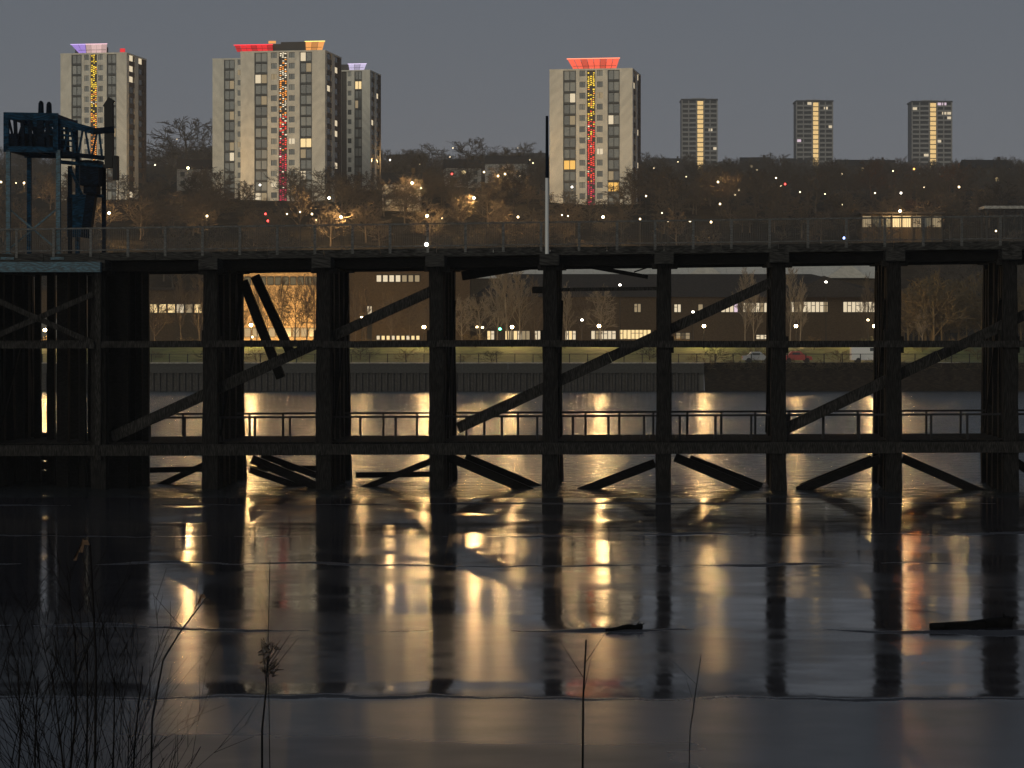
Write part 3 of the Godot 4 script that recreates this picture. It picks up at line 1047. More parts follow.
# ------------------------------------------------------------------ tower blocks
func tower(called_label: String, px: float, py: float, z: float, turn: float, floors: int, fh: float, w: float, dpt: float, led: Array, lit: Array, sd: int) -> Node3D:
	# px, py: front face's left top corner in the picture
	var g := RandomNumberGenerator.new()
	g.seed = sd
	var corner := pt(px, py, z)
	var H := floors * fh
	var bs := Basis(Vector3.UP, turn)
	var base := corner + bs * Vector3(w * 0.5, -H, -dpt * 0.5)
	var o := thing("tower_block", called_label, "tower block", base, turn, "tall tower blocks on the hill")
	var f := dpt * 0.5
	part("core", bx(Vector3(0, H * 0.5 - 4.0, 0), Vector3(w - 0.8, H + 8.0, dpt - 0.8)), mats.tower_core, o)
	var X := func(t: float) -> float: return -w * 0.5 + w * t
	# cladding, proud of the core
	for s in [[0.0, 0.165], [0.32, 0.362], [0.432, 0.452], [0.552, 0.572], [0.642, 0.70], [0.845, 1.0]]:
		var a: float = X.call(s[0])
		var b: float = X.call(s[1])
		part("cladding_panel", bx(Vector3((a + b) * 0.5, H * 0.5 - 4.0, f - 0.2), Vector3(b - a, H + 8.0, 0.4)), mats.tower_wall, o)
	for fl in floors:
		var y := fl * fh
		# small windows either side of the light strip
		for s in [[0.362, 0.432], [0.572, 0.642]]:
			var a: float = X.call(s[0])
			var b: float = X.call(s[1])
			part("spandrel", bx(Vector3((a + b) * 0.5, y + fh * 0.24, f - 0.22), Vector3(b - a, fh * 0.48, 0.36)), mats.tower_wall, o)
			var key: String = ["glass_b", "glass_a", "glass_b", "glass_c", "glass_b"][g.randi() % 5]
			if g.randf() < lit[0]:
				key = "window_dim" if g.randf() < 0.6 else "window_pale"
			var win := part("window", bx(Vector3((a + b) * 0.5, y + fh * 0.74, f - 0.3), Vector3(b - a, fh * 0.5, 0.1)), mats[key], o)
			part("mullion", bx(Vector3(lerpf(a, b, 0.45), y + fh * 0.74, f - 0.22), Vector3(0.09, fh * 0.5, 0.07)), mats.tower_frame, win)
		# glazed bays
		for s in [[0.165, 0.32], [0.70, 0.845]]:
			var a: float = X.call(s[0])
			var b: float = X.call(s[1])
			part("bay_rail", bx(Vector3((a + b) * 0.5, y + 0.16, f - 0.16), Vector3(b - a - 0.02, 0.3, 0.2)), mats.tower_frame, o)
			var empty := g.randf() < 0.15
			for q in 2:
				var key: String = ["glass_a", "glass_b", "glass_c", "glass_a"][g.randi() % 4]
				if empty:
					key = "glass_b"
				var rr := g.randf()
				if rr < lit[1]:
					key = "window_dim"
				if rr < lit[1] * 0.35:
					key = "window_pale"
				for am in lit[2]:
					if am[0] == fl and am[1] == (0 if s[0] < 0.5 else 1):
						key = "window_amber" if am[2] == 0 else "window_warm"
				var cx := lerpf(a, b, 0.25 + 0.5 * q)
				part("window", bx(Vector3(cx, y + fh * 0.56, f - 0.3), Vector3((b - a) * 0.5 - 0.14, fh * 0.78, 0.08)), mats[key], o)
			part("mullion", bx(Vector3((a + b) * 0.5, y + fh * 0.56, f - 0.2), Vector3(0.14, fh * 0.8, 0.12)), mats.tower_frame, o)
	for s in [0.165, 0.32, 0.70, 0.845]:
		part("bay_frame", bx(Vector3(X.call(s) + (0.1 if s in [0.165, 0.70] else -0.1), H * 0.5, f - 0.15), Vector3(0.2, H, 0.24)), mats.tower_frame, o)
	# strip of coloured lights up the middle
	var strips := {}
	var rows := int(H / 0.5)
	for r in (rows if led.size() > 0 else 0):
		for c in 3:
			if g.randf() < 0.26:
				continue
			var t := 1.0 - (r + 0.5) / rows
			var k := clampi(int(t * led.size() + g.randf_range(-0.9, 0.9)), 0, led.size() - 1)
			var key: String = led[k]
			if g.randf() < 0.09:
				key = "led_orange"
			elif g.randf() < 0.05:
				key = "led_white"
			if not strips.has(key):
				strips[key] = MB.new()
			var a: float = X.call(0.458 + 0.03 * c)
			strips[key].box(Vector3(a + w * 0.013 + g.randf_range(-0.08, 0.08), (r + 0.5) * 0.5 + (0.15 if c == 1 else 0.0), f - 0.28), Vector3(w * g.randf_range(0.012, 0.022), g.randf_range(0.16, 0.3), 0.12))
	for key in strips:
		part("light_strip", strips[key], mats[key], o).set_meta("kind", "stuff")
	# right-hand side: pale corner, brown bay with windows, pale rear
	for s in [[0.0, 0.10], [0.40, 0.58], [0.86, 1.0]]:
		var a := lerpf(f - 0.4, -f, s[0])
		var b := lerpf(f - 0.4, -f, s[1])
		part("cladding_panel", bx(Vector3(w * 0.5 - 0.2, H * 0.5 - 4.0, (a + b) * 0.5), Vector3(0.4, H + 8.0, absf(b - a) - 0.004)), mats.tower_wall if s[0] < 0.5 else mats.tower_brown, o)
	for fl in floors:
		for s in [[0.10, 0.40], [0.58, 0.86]]:
			var a := lerpf(f - 0.4, -f, s[0])
			var b := lerpf(f - 0.4, -f, s[1])
			var y := fl * fh
			part("spandrel", bx(Vector3(w * 0.5 - 0.24, y + fh * 0.22, (a + b) * 0.5), Vector3(0.3, fh * 0.44, absf(b - a))), mats.tower_brown, o)
			var key := "glass_b"
			if g.randf() < lit[0] * 1.6:
				key = "window_pale"
			part("window", bx(Vector3(w * 0.5 - 0.3, y + fh * 0.72, (a + b) * 0.5), Vector3(0.1, fh * 0.54, absf(b - a) * 0.5)), mats[key], o)
	# left-hand side and rear, plain
	part("side_wall", bx(Vector3(-w * 0.5 + 0.2, H * 0.5 - 4.0, -0.21), Vector3(0.4, H + 8.0, dpt - 0.42)), mats.tower_wall, o)
	part("rear_wall", bx(Vector3(0, H * 0.5 - 4.0, -f + 0.2), Vector3(w - 0.82, H + 8.0, 0.39)), mats.tower_wall, o)
	part("parapet", bx(Vector3(0, H + 0.2, 0), Vector3(w + 0.1, 0.4, dpt + 0.1)), mats.tower_wall, o)
	return o

func crown(o: Node3D, H: float, x0: float, x1: float, z: float, cols: Array) -> void:
	# flared light box on the roof: [fraction from, fraction to, material]
	part("plant_room", bx(Vector3((x0 + x1) * 0.5, H + 1.3, z - 2.4), Vector3(absf(x1 - x0) * 0.8, 1.9, 4.0)), mats.tower_core, o)
	for c in cols:
		var a := lerpf(x0, x1, c[0])
		var b := lerpf(x0, x1, c[1])
		var y0 := H + 0.42
		var y1: float = H + c[5]
		var lo := [Vector3(a, y0, z), Vector3(b, y0, z)]
		var hi := [Vector3(a - c[3], y1, z + 0.5), Vector3(b + c[4], y1, z + 0.5)]
		var bk := Vector3(0, 0, -0.3)
		var nn := Vector3(0, -0.2, 1).normalized()
		var panes := maxi(2, int(round(absf(b - a) / 1.3)))
		var gap := 0.05 / panes
		for i in panes:
			var t0 := float(i) / panes + gap
			var t1 := float(i + 1) / panes - gap
			var q := [lo[0].lerp(lo[1], t0), lo[0].lerp(lo[1], t1), hi[0].lerp(hi[1], t1), hi[0].lerp(hi[1], t0)]
			var m := MB.new()
			m.quad(q[0], q[1], q[2], q[3], nn)
			m.quad(q[0] + bk, q[1] + bk, q[2] + bk, q[3] + bk, -nn)
			m.quad(q[0], q[3], q[3] + bk, q[0] + bk, Vector3.LEFT)
			m.quad(q[1], q[2], q[2] + bk, q[1] + bk, Vector3.RIGHT)
			m.quad(q[3], q[2], q[2] + bk, q[3] + bk, Vector3.UP)
			part("crown_light", m, mats[c[2] + ("_dim" if (i * 7 + panes) % 3 == 1 else "")], o)
		# bright tube along the upper edge, dark rail along the lower
		var tb := MB.new()
		tb.tube(hi[0] + Vector3(-0.1, 0.08, 0.06), hi[1] + Vector3(0.1, 0.08, 0.06), 0.09, 0.09, 6)
		part("edge_light_tube", tb, mats[c[2] + "_tube"], o)
		part("rail", bm(lo[0] + Vector3(0, 0.75, 0.32), lo[1] + Vector3(0, 0.75, 0.32), 0.06, 0.09), mats.tower_core, o)
		part("crown_strut", bx(Vector3((a + b) * 0.5, H + 0.8, z - 0.6), Vector3(0.2, 1.2, 0.9)), mats.tower_core, o)

func far_tower(px0: float, px1: float, py: float, label: String, sd: int, stair0: float, stair1: float) -> void:
	var z := 1500.0
	var g := RandomNumberGenerator.new()
	g.seed = sd
	var a := pt(px0, py, z)
	var b := pt(px1, py, z)
	var w := b.x - a.x
	var fh := 2.62
	var floors := 16
	var H := fh * floors
	var o := thing("far_tower_block", label, "tower block", Vector3((a.x + b.x) * 0.5, a.y - H, -z), 0.0, "far tower blocks on the skyline")
	var d := 16.0
	part("core", bx(Vector3(0, H * 0.5 - 6.0, -d * 0.5), Vector3(w - 0.6, H + 12.0, d)), mats.far_dark, o)
	for i in floors:
		var y := i * fh
		for s in [[0.0, stair0 - 0.015], [stair1 + 0.015, 1.0]]:
			var x0: float = lerpf(-w * 0.5, w * 0.5, s[0])
			var x1: float = lerpf(-w * 0.5, w * 0.5, s[1])
			part("balcony_band", bx(Vector3((x0 + x1) * 0.5, y + 0.5, 0.3), Vector3(x1 - x0, 1.0, 0.9)), mats.far_band, o)
			for q in 3:
				var cx := lerpf(x0, x1, (q + 0.5) / 3.0)
				var key := "glass_b"
				if g.randf() < 0.06:
					key = "window_pale" if g.randf() < 0.8 else "window_pink"
				part("window", bx(Vector3(cx, y + 1.8, 0.05), Vector3((x1 - x0) / 3.0 - 0.5, 1.45, 0.12)), mats[key if key != "glass_b" else "far_dark"], o)
	for s in [0.0, stair0 - 0.03, stair1 + 0.03, 1.0, 0.19, 0.8]:
		part("pier", bx(Vector3(lerpf(-w * 0.5 + 0.3, w * 0.5 - 0.3, s), H * 0.5 - 6.0, 0.4), Vector3(0.6, H + 12.0, 1.2)), mats.far_band, o)
	for i in floors:
		var x0 := lerpf(-w * 0.5, w * 0.5, stair0)
		var x1 := lerpf(-w * 0.5, w * 0.5, stair1)
		part("stair_window", bx(Vector3((x0 + x1) * 0.5, (i + 0.5) * fh - 0.1, 0.5), Vector3(x1 - x0, fh - 0.5, 0.4)), mats.stair, o)
	part("roof_slab", bx(Vector3(0, H + 0.45, -d * 0.5 + 0.4), Vector3(w + 0.4, 0.9, d + 1.2)), mats.far_dark, o)
	part("roof_house", bx(Vector3(0, H + 1.3, -d * 0.5), Vector3(w * 0.4, 0.9, 6.0)), mats.far_band, o)
	for q in 3:
		part("aerial", bx(Vector3(lerpf(-w * 0.35, w * 0.35, q / 2.0), H + 1.8, -2.0), Vector3(0.12, 1.8, 0.12)), mats.far_dark, o)

func make_towers() -> void:
	var t1 := deg_to_rad(-9.5)
	var o := tower("pale tower block with purple and pink roof lights behind the blue gantry", 60.5, 55, 690, t1, 14, 2.72, 17.8, 17.0, ["led_yellow", "led_yellow", "led_orange", "led_orange", "led_white"], [0.08, 0.10, []], 1)
	crown(o, 14 * 2.72, -6.2, 3.3, 8.0, [[0.22, 0.42, "crown_purple", 2.0, 0.0, 2.6], [0.43, 1.0, "crown_pink", 0.0, 0.3, 2.6]])
	var m := MB.new()
	m.box(Vector3(7.0, 14 * 2.72 + 1.2, 6.0), Vector3(1.2, 0.9, 0.6))
	part("roof_light", m, mats.crown_red, o)
	o = tower("wide pale tower block with red and orange lights on its roof", 240.5, 53, 675, t1, 14, 2.72, 22.0, 18.0, ["led_white", "led_orange", "led_white", "led_red", "led_crimson", "led_crimson"], [0.12, 0.14, [[5, 1, 1]]], 2)
	crown(o, 14 * 2.72, -12.2, 10.2, 8.0, [[0.0, 0.42, "crown_red", 0.6, 0.0, 2.0], [0.80, 0.99, "crown_orange", 0.0, 0.8, 2.6]])
	part("roof_light", bx(Vector3(-3.0, 14 * 2.72 + 2.7, 8.0), Vector3(1.8, 0.6, 0.5)), mats.crown_orange, o)
	part("roof_screen", bx(Vector3(3.0, 14 * 2.72 + 1.5, 7.6), Vector3(7.6, 2.4, 0.4)), mats.tower_core, o)
	o = tower("narrow pale wing with one glazed strip left of the wide tower block", 212.5, 60, 706, t1, 13, 2.72, 19.0, 16.0, [], [0.06, 0.16, []], 3)
	o = tower("pale tower block with lilac roof lights half hidden behind the wide tower block", 318, 72, 760, t1, 14, 2.72, 15.2, 14.5, [], [0.08, 0.05, [[12, 1, 1]]], 4)
	crown(o, 14 * 2.72, -2.0, 5.4, 5.4, [[0.42, 1.0, "crown_lilac", 0.2, 0.8, 2.2]])
	o = tower("pale tower block with bright red roof lights right of the mast", 549.5, 71, 650, t1, 13, 2.72, 20.4, 17.0, ["led_yellow", "led_yellow", "led_yellow", "led_red", "led_red", "led_red", "led_crimson", "led_crimson"], [0.08, 0.08, [[4, 0, 0], [2, 1, 0]]], 5)
	crown(o, 13 * 2.72, -4.6, 6.0, 7.0, [[0.0, 1.0, "crown_coral", 1.4, 0.9, 2.9]])
	far_tower(681.5, 717.5, 100.5, "far tower block with a lit stairwell, leftmost of the three on the skyline", 31, 0.44, 0.60)
	far_tower(796, 833, 102, "far tower block with a lit stairwell, middle of the three on the skyline", 32, 0.46, 0.60)
	far_tower(911.5, 952, 102.5, "far tower block with a lit stairwell, rightmost of the three on the skyline", 33, 0.46, 0.60)

# ------------------------------------------------------------------ buildings
func gable_house(label: String, c: Vector3, turn: float, w: float, d: float, h: float, rise: float, wall: Material, lits: int, sd: int, group := "houses on the hillside") -> void:
	var g := RandomNumberGenerator.new()
	g.seed = sd
	var o := thing("house", label, "house", c, turn, group)
	part("wall", bx(Vector3(0, h * 0.5 - 1.5, 0), Vector3(w, h + 3.0, d)), wall, o)
	var m := MB.new()
	var e := 0.3
	var A := Vector3(-w * 0.5 - e, h, d * 0.5 + e)
	var B := Vector3(w * 0.5 + e, h, d * 0.5 + e)
	var C := Vector3(w * 0.5 + e, h, -d * 0.5 - e)
	var D := Vector3(-w * 0.5 - e, h, -d * 0.5 - e)
	var R0 := Vector3(-w * 0.5 - e, h + rise, 0)
	var R1 := Vector3(w * 0.5 + e, h + rise, 0)
	m.quad(A, B, R1, R0, Vector3(0, d, rise).normalized())
	m.quad(D, C, R1, R0, Vector3(0, d, -rise).normalized())
	m.tri(A, D, R0, Vector3.LEFT)
	m.tri(B, C, R1, Vector3.RIGHT)
	m.quad(A, B, C, D, Vector3.DOWN)
	var rf := part("roof", m, mats.slate, o)
	part("chimney", bx(Vector3(w * 0.3, h + rise + 0.3, 0), Vector3(0.9, 1.6, 0.6)), mats.brick, rf)
	var k := maxi(2, int(w / 3.0))
	for fl in 2:
		for i in k:
			var key := "glass_b"
			if g.randi() % 10 < lits:
				key = "window_warm" if g.randf() < 0.5 else "window_dim"
			part("window", bx(Vector3(lerpf(-w * 0.5, w * 0.5, (i + 0.5) / k), h * (0.27 + 0.46 * fl), d * 0.5 + 0.04), Vector3(1.2, 1.3, 0.1)), mats[key], o)

func make_far_bank() -> void:
	# quay: sheet piles and concrete cap
	var quay := thing("quay_wall", "sheet piled quay wall with a concrete cap along the far bank", "quay wall", Vector3(0, 0, -FAR_Z))
	var x0 := (-40.0 - 512.0) / FL * FAR_Z
	var x1 := (704.0 - 512.0) / FL * FAR_Z
	var cap_low := EYE + (HZ - 373.0) / FL * FAR_Z
	var m := MB.new()
	var k := int((x1 - x0) / 0.83)
	for i in k:
		var x := x0 + 0.83 * (i + 0.5)
		var pm := MB.new()
		var y0 := -1.5
		var pr := [Vector2(-0.415, -0.16), Vector2(-0.24, -0.16), Vector2(-0.12, 0.14), Vector2(0.12, 0.14), Vector2(0.24, -0.16), Vector2(0.415, -0.16)]
		for j in 5:
			var a: Vector2 = pr[j]
			var b: Vector2 = pr[j + 1]
			var nn := Vector3(-(b.y - a.y), 0, (b.x - a.x)).normalized()
			pm.quad(Vector3(a.x, y0, a.y), Vector3(b.x, y0, b.y), Vector3(b.x, cap_low, b.y), Vector3(a.x, cap_low, a.y), nn)
		part("sheet_pile", pm, mats.sheet_pile, quay, Vector3(x, 0, 0))
	var seg := 6.0
	var x := x0
	while x < x1 - 0.5:
		var e := minf(x + seg, x1)
		part("cap_block", bx(Vector3((x + e) * 0.5, (cap_low + 3.6) * 0.5, -0.3), Vector3(e - x - 0.03, 3.6 - cap_low, 1.2)), mats.concrete, quay)
		part("coping", bx(Vector3((x + e) * 0.5, 3.64, -0.2), Vector3(e - x - 0.03, 0.12, 1.3)), mats.path, quay)
		x = e
	part("backing", bx(Vector3((x0 + x1) * 0.5, 0.6, -0.6), Vector3(x1 - x0, 4.2, 0.6)), mats.tower_core, quay)
	# earth bank beyond the end of the quay
	grid_sheet("earth_bank", steps(x1, 150.0, 1.5), steps(348.2, 351.2, 0.25), func(xx, z): return minf(-0.5 + (z - 348.2) / 3.0 * 4.3 + 0.5 * noise.get_noise_2d(xx * 6.0, z * 6.0), 3.7), mats.earth)
	# railing along the path
	var rail := thing("quay_railing", "low dark railing along the top of the far quay", "railing", Vector3(0, 3.66, -(FAR_Z + 1.6)))
	var i2 := 0
	var xx := (-30.0 - 512.0) / FL * 352.0
	while xx < (1050.0 - 512.0) / FL * 352.0:
		part("post", bx(Vector3(xx, 0.6, 0), Vector3(0.12, 1.2, 0.12)), mats.metal_dark, rail)
		part("rail", bx(Vector3(xx + 1.2, 1.15, 0), Vector3(2.4, 0.07, 0.07)), mats.metal_dark, rail)
		xx += 2.4
	# floodlit golden building
	var Z := 408.0
	var gy := 5.85
	office("golden floodlit office building with tall windows behind bare trees", 208, 322, 271, Z, mats.brick_gold, 3, [[0.05, 0.98, 277, 285, 14, ["glass_b", "glass_b", "window_dim", "glass_b", "glass_b"]], [0.1, 0.95, 328, 337, 12, ["window_dim", "glass_b", "window_warm", "glass_a"]]] , 0.0)
	office("brown brick office with a bright strip of top floor windows", 346, 470, 271, 416.0, mats.brick, 4, [[0.24, 0.60, 275, 282, 7, ["window_pale", "window_dim", "window_pale"]], [0.24, 0.60, 335.5, 340, 9, ["window_pale", "window_warm"]]], 0.0)
	office("brick office glimpsed between the left hand piles with lit upper windows", -60, 205, 290, 425.0, mats.brick, 5, [[0.79, 0.99, 304, 313, 6, ["window_dim", "window_warm", "window_pale", "window_warm"]], [0.05, 0.6, 318, 338, 12, ["window_warm", "window_pale", "glass_b"]]], 0.0)
	# long dark office with a slate roof
	long_office()
	# big pale roofed hall behind
	hall()

func office(label: String, px0: float, px1: float, py: float, z: float, wall: Material, sd: int, rows: Array, turn: float) -> void:
	var g := RandomNumberGenerator.new()
	g.seed = sd
	var a := pt(px0, py, z)
	var b := pt(px1, py, z)
	var w := b.x - a.x
	var y0 := 5.7
	var o := thing("office_building", label, "office building", Vector3((a.x + b.x) * 0.5, y0, -z), turn)
	var h := a.y - y0
	part("wall", bx(Vector3(0, h * 0.5 - 0.5, -6.0), Vector3(w, h + 1.0, 12.0)), wall, o)
	part("roof", bx(Vector3(0, h + 0.2, -6.0), Vector3(w + 0.6, 0.4, 12.8)), mats.slate, o)
	for r in rows:
		var n: int = r[4]
		var yt := pt(0, r[2], z).y - y0
		var yb := maxf(pt(0, r[3], z).y - y0, 0.1)
		for i in n:
			var t0 := lerpf(r[0], r[1], float(i) / n)
			var t1 := lerpf(r[0], r[1], float(i + 1) / n)
			var key: String = r[5][g.randi() % r[5].size()]
			var cx := lerpf(-w * 0.5, w * 0.5, (t0 + t1) * 0.5)
			var ww := w * (t1 - t0)
			var fr := MB.new()
			for q in [[0, 1], [0, -1]]:
				fr.box(Vector3(cx, (yt + yb) * 0.5 + q[1] * (yt - yb) * 0.5, 0.06), Vector3(ww - 0.2, 0.1, 0.12))
				fr.box(Vector3(cx + q[1] * (ww * 0.5 - 0.1), (yt + yb) * 0.5, 0.06), Vector3(0.1, (yt - yb) - 0.1, 0.12))
			var win := part("window", bx(Vector3(cx, (yt + yb) * 0.5, 0.02), Vector3(ww - 0.3, yt - yb - 0.1, 0.05)), mats[key], o)
			part("frame", fr, mats.metal_dark, win)

func long_office() -> void:
	var z := 420.0
	var y0 := 5.75
	var a := pt(474, 339, z)
	var b := pt(905, 339, z)
	var cx := (a.x + b.x) * 0.5
	var o := thing("office_building", "long dark brick office with a slate roof and two rows of lit windows", "office building", Vector3(cx, y0, -z))
	var w := b.x - a.x
	var eave := pt(0, 297, z).y - y0
	part("wall", bx(Vector3(0, eave * 0.5 - 0.5, -7.0), Vector3(w, eave + 1.0, 14.0)), mats.brick, o)
	# main roof with a hipped right end
	var ridge := pt(0, 274, z + 7.0).y - y0
	var m := MB.new()
	var A := Vector3(-w * 0.5 - 0.5, eave, 0.6)
	var B := Vector3(w * 0.5 + 0.5, eave, 0.6)
	var C := Vector3(w * 0.5 + 0.5, eave, -14.6)
	var D := Vector3(-w * 0.5 - 0.5, eave, -14.6)
	var R0 := Vector3(-w * 0.5 + 5.0, ridge, -7.0)
	var R1 := Vector3(w * 0.5 - 14.0, ridge, -7.0)
	m.quad(A, B, R1, R0, Vector3(0, 7.6, ridge - eave).normalized())
	m.quad(D, C, R1, R0, Vector3(0, 7.6, eave - ridge).normalized())
	m.tri(A, D, R0, Vector3(-1, 0.6, 0).normalized())
	m.tri(B, C, R1, Vector3(0.4, 1, 0).normalized())
	m.quad(A, B, C, D, Vector3.DOWN)
	part("roof", m, mats.slate, o)
	var P := func(px: float, py: float) -> Vector3: return pt(px, py, z) - Vector3(cx, y0, -z)
	var g := RandomNumberGenerator.new()
	g.seed = 91
	# groups of panes: [px0, px1, py0, py1, panes, material keys]
	for r in [[487, 494.5, 331, 339.5, 2, ["window_warm", "window_pale"]], [505, 530, 331, 339.5, 6, ["window_warm", "window_pale", "window_dim"]], [534, 544.5, 331, 339.5, 3, ["window_pale"]], [565, 576, 331, 339.5, 3, ["window_warm", "window_pale"]], [591, 616, 331, 339, 6, ["window_pale", "window_pale", "window_dim"]], [619, 651, 330, 339, 8, ["window_warm"]], [634, 641, 304, 312, 2, ["window_dim", "window_pale"]], [674, 681, 304.5, 312, 2, ["window_pale", "window_pink"]], [698, 703, 304.5, 312, 1, ["window_dim"]], [721, 738, 303, 312, 4, ["window_pale", "window_pink", "window_pale"]], [743, 768, 303, 312, 6, ["window_pale", "window_dim", "window_pale"]], [790, 828, 302, 312, 9, ["window_pale", "window_pale", "window_dim"]], [843, 877, 302, 312, 8, ["window_dim", "window_pale", "window_pale"]], [660, 668, 331, 338, 2, ["window_dim", "glass_b"]], [676, 690, 333, 339, 3, ["window_dim", "glass_b"]], [756, 768, 335, 339, 3, ["window_pale"]]]:
		var p0: Vector3 = P.call(r[0], r[2])
		var p1: Vector3 = P.call(r[1], r[3])
		var n: int = r[4]
		part("window_surround", bx(Vector3((p0.x + p1.x) * 0.5, (p0.y + p1.y) * 0.5, 0.03), Vector3(p1.x - p0.x + 0.16, p0.y - p1.y + 0.16, 0.06)), mats.metal_dark, o)
		for i in n:
			var x0 := lerpf(p0.x, p1.x, float(i) / n)
			var x1 := lerpf(p0.x, p1.x, float(i + 1) / n)
			var key: String = r[5][g.randi() % r[5].size()]
			var win := part("window", bx(Vector3((x0 + x1) * 0.5, (p0.y + p1.y) * 0.5, 0.08), Vector3(x1 - x0 - 0.13, p0.y - p1.y, 0.06)), mats[key], o)
			if g.randf() < 0.6:
				part("glazing_bar", bx(Vector3(lerpf(x0, x1, 0.5), lerpf(p0.y, p1.y, 0.35), 0.13), Vector3(x1 - x0 - 0.15, 0.09, 0.05)), mats.metal_dark, win)
	# projecting gabled wing
	var gw: Vector3 = P.call(836, 297)
	m = MB.new()
	var hw := 8.0
	var top: float = P.call(0, 276).y
	m.tri(Vector3(gw.x - hw, eave - 0.05, 1.6), Vector3(gw.x + hw, eave - 0.05, 1.6), Vector3(gw.x - 2.0, top, 1.2), Vector3.BACK)
	m.quad(Vector3(gw.x - hw, eave - 0.05, 1.6), Vector3(gw.x - 2.0, top, 1.2), Vector3(gw.x - 2.0, top, -8.0), Vector3(gw.x - hw, eave - 0.05, -8.0), Vector3(-0.6, 1, 0).normalized())
	m.quad(Vector3(gw.x + hw, eave - 0.05, 1.6), Vector3(gw.x - 2.0, top, 1.2), Vector3(gw.x - 2.0, top, -8.0), Vector3(gw.x + hw, eave - 0.05, -8.0), Vector3(0.6, 1, 0).normalized())
	part("gable_roof", m, mats.slate, o)

func hall() -> void:
	var z := 448.0
	var y0 := 5.9
	var a := pt(440, 300, z)
	var b := pt(900, 300, z)
	var cx := (a.x + b.x) * 0.5
	var w := b.x - a.x
	var o := thing("warehouse", "large hall with a pale metal roof behind the dark office", "warehouse", Vector3(cx, y0, -z))
	var eave := pt(0, 278, z).y - y0
	var ridge := pt(0, 250, z + 9.0).y - y0
	part("wall", bx(Vector3(0, eave * 0.5, -9.0), Vector3(w, eave, 18.0)), mats.brick, o)
	# standing seam roof sheets, each its own
	var n := 24
	for i in n:
		var x0 := lerpf(-w * 0.5, w * 0.5, float(i) / n) + 0.02
		var x1 := lerpf(-w * 0.5, w * 0.5, float(i + 1) / n) - 0.02
		for s in [[0.4, -9.0], [-18.4, -9.0]]:
			var m := MB.new()
			var nn := Vector3(0, 9.4, (ridge - eave) * (1.0 if s[0] > 0 else -1.0)).normalized()
			m.quad(Vector3(x0, eave, s[0]), Vector3(x1, eave, s[0]), Vector3(x1, ridge, s[1]), Vector3(x0, ridge, s[1]), nn)
			m.quad(Vector3(x0, eave, s[0]) - nn * 0.1, Vector3(x1, eave, s[0]) - nn * 0.1, Vector3(x1, ridge, s[1]) - nn * 0.1, Vector3(x0, ridge, s[1]) - nn * 0.1, -nn)
			part("roof_sheet", m, mats.roof_pale, o)
	for px in [705, 847]:
		var p := pt(px, 263, z) - Vector3(cx, y0, -z)
		var m := MB.new()
		m.tri(Vector3(p.x - 3.6, eave, 0.9), Vector3(p.x + 3.6, eave, 0.9), Vector3(p.x, p.y, 0.9), Vector3.BACK)
		m.quad(Vector3(p.x - 3.6, eave, 0.9), Vector3(p.x, p.y, 0.9), Vector3(p.x, p.y, -8.0), Vector3(p.x - 3.6, eave, -8.0), Vector3(-0.6, 1, 0).normalized())
		m.quad(Vector3(p.x + 3.6, eave, 0.9), Vector3(p.x, p.y, 0.9), Vector3(p.x, p.y, -8.0), Vector3(p.x + 3.6, eave, -8.0), Vector3(0.6, 1, 0).normalized())
		part("roof_gable", m, mats.roof_pale, o)

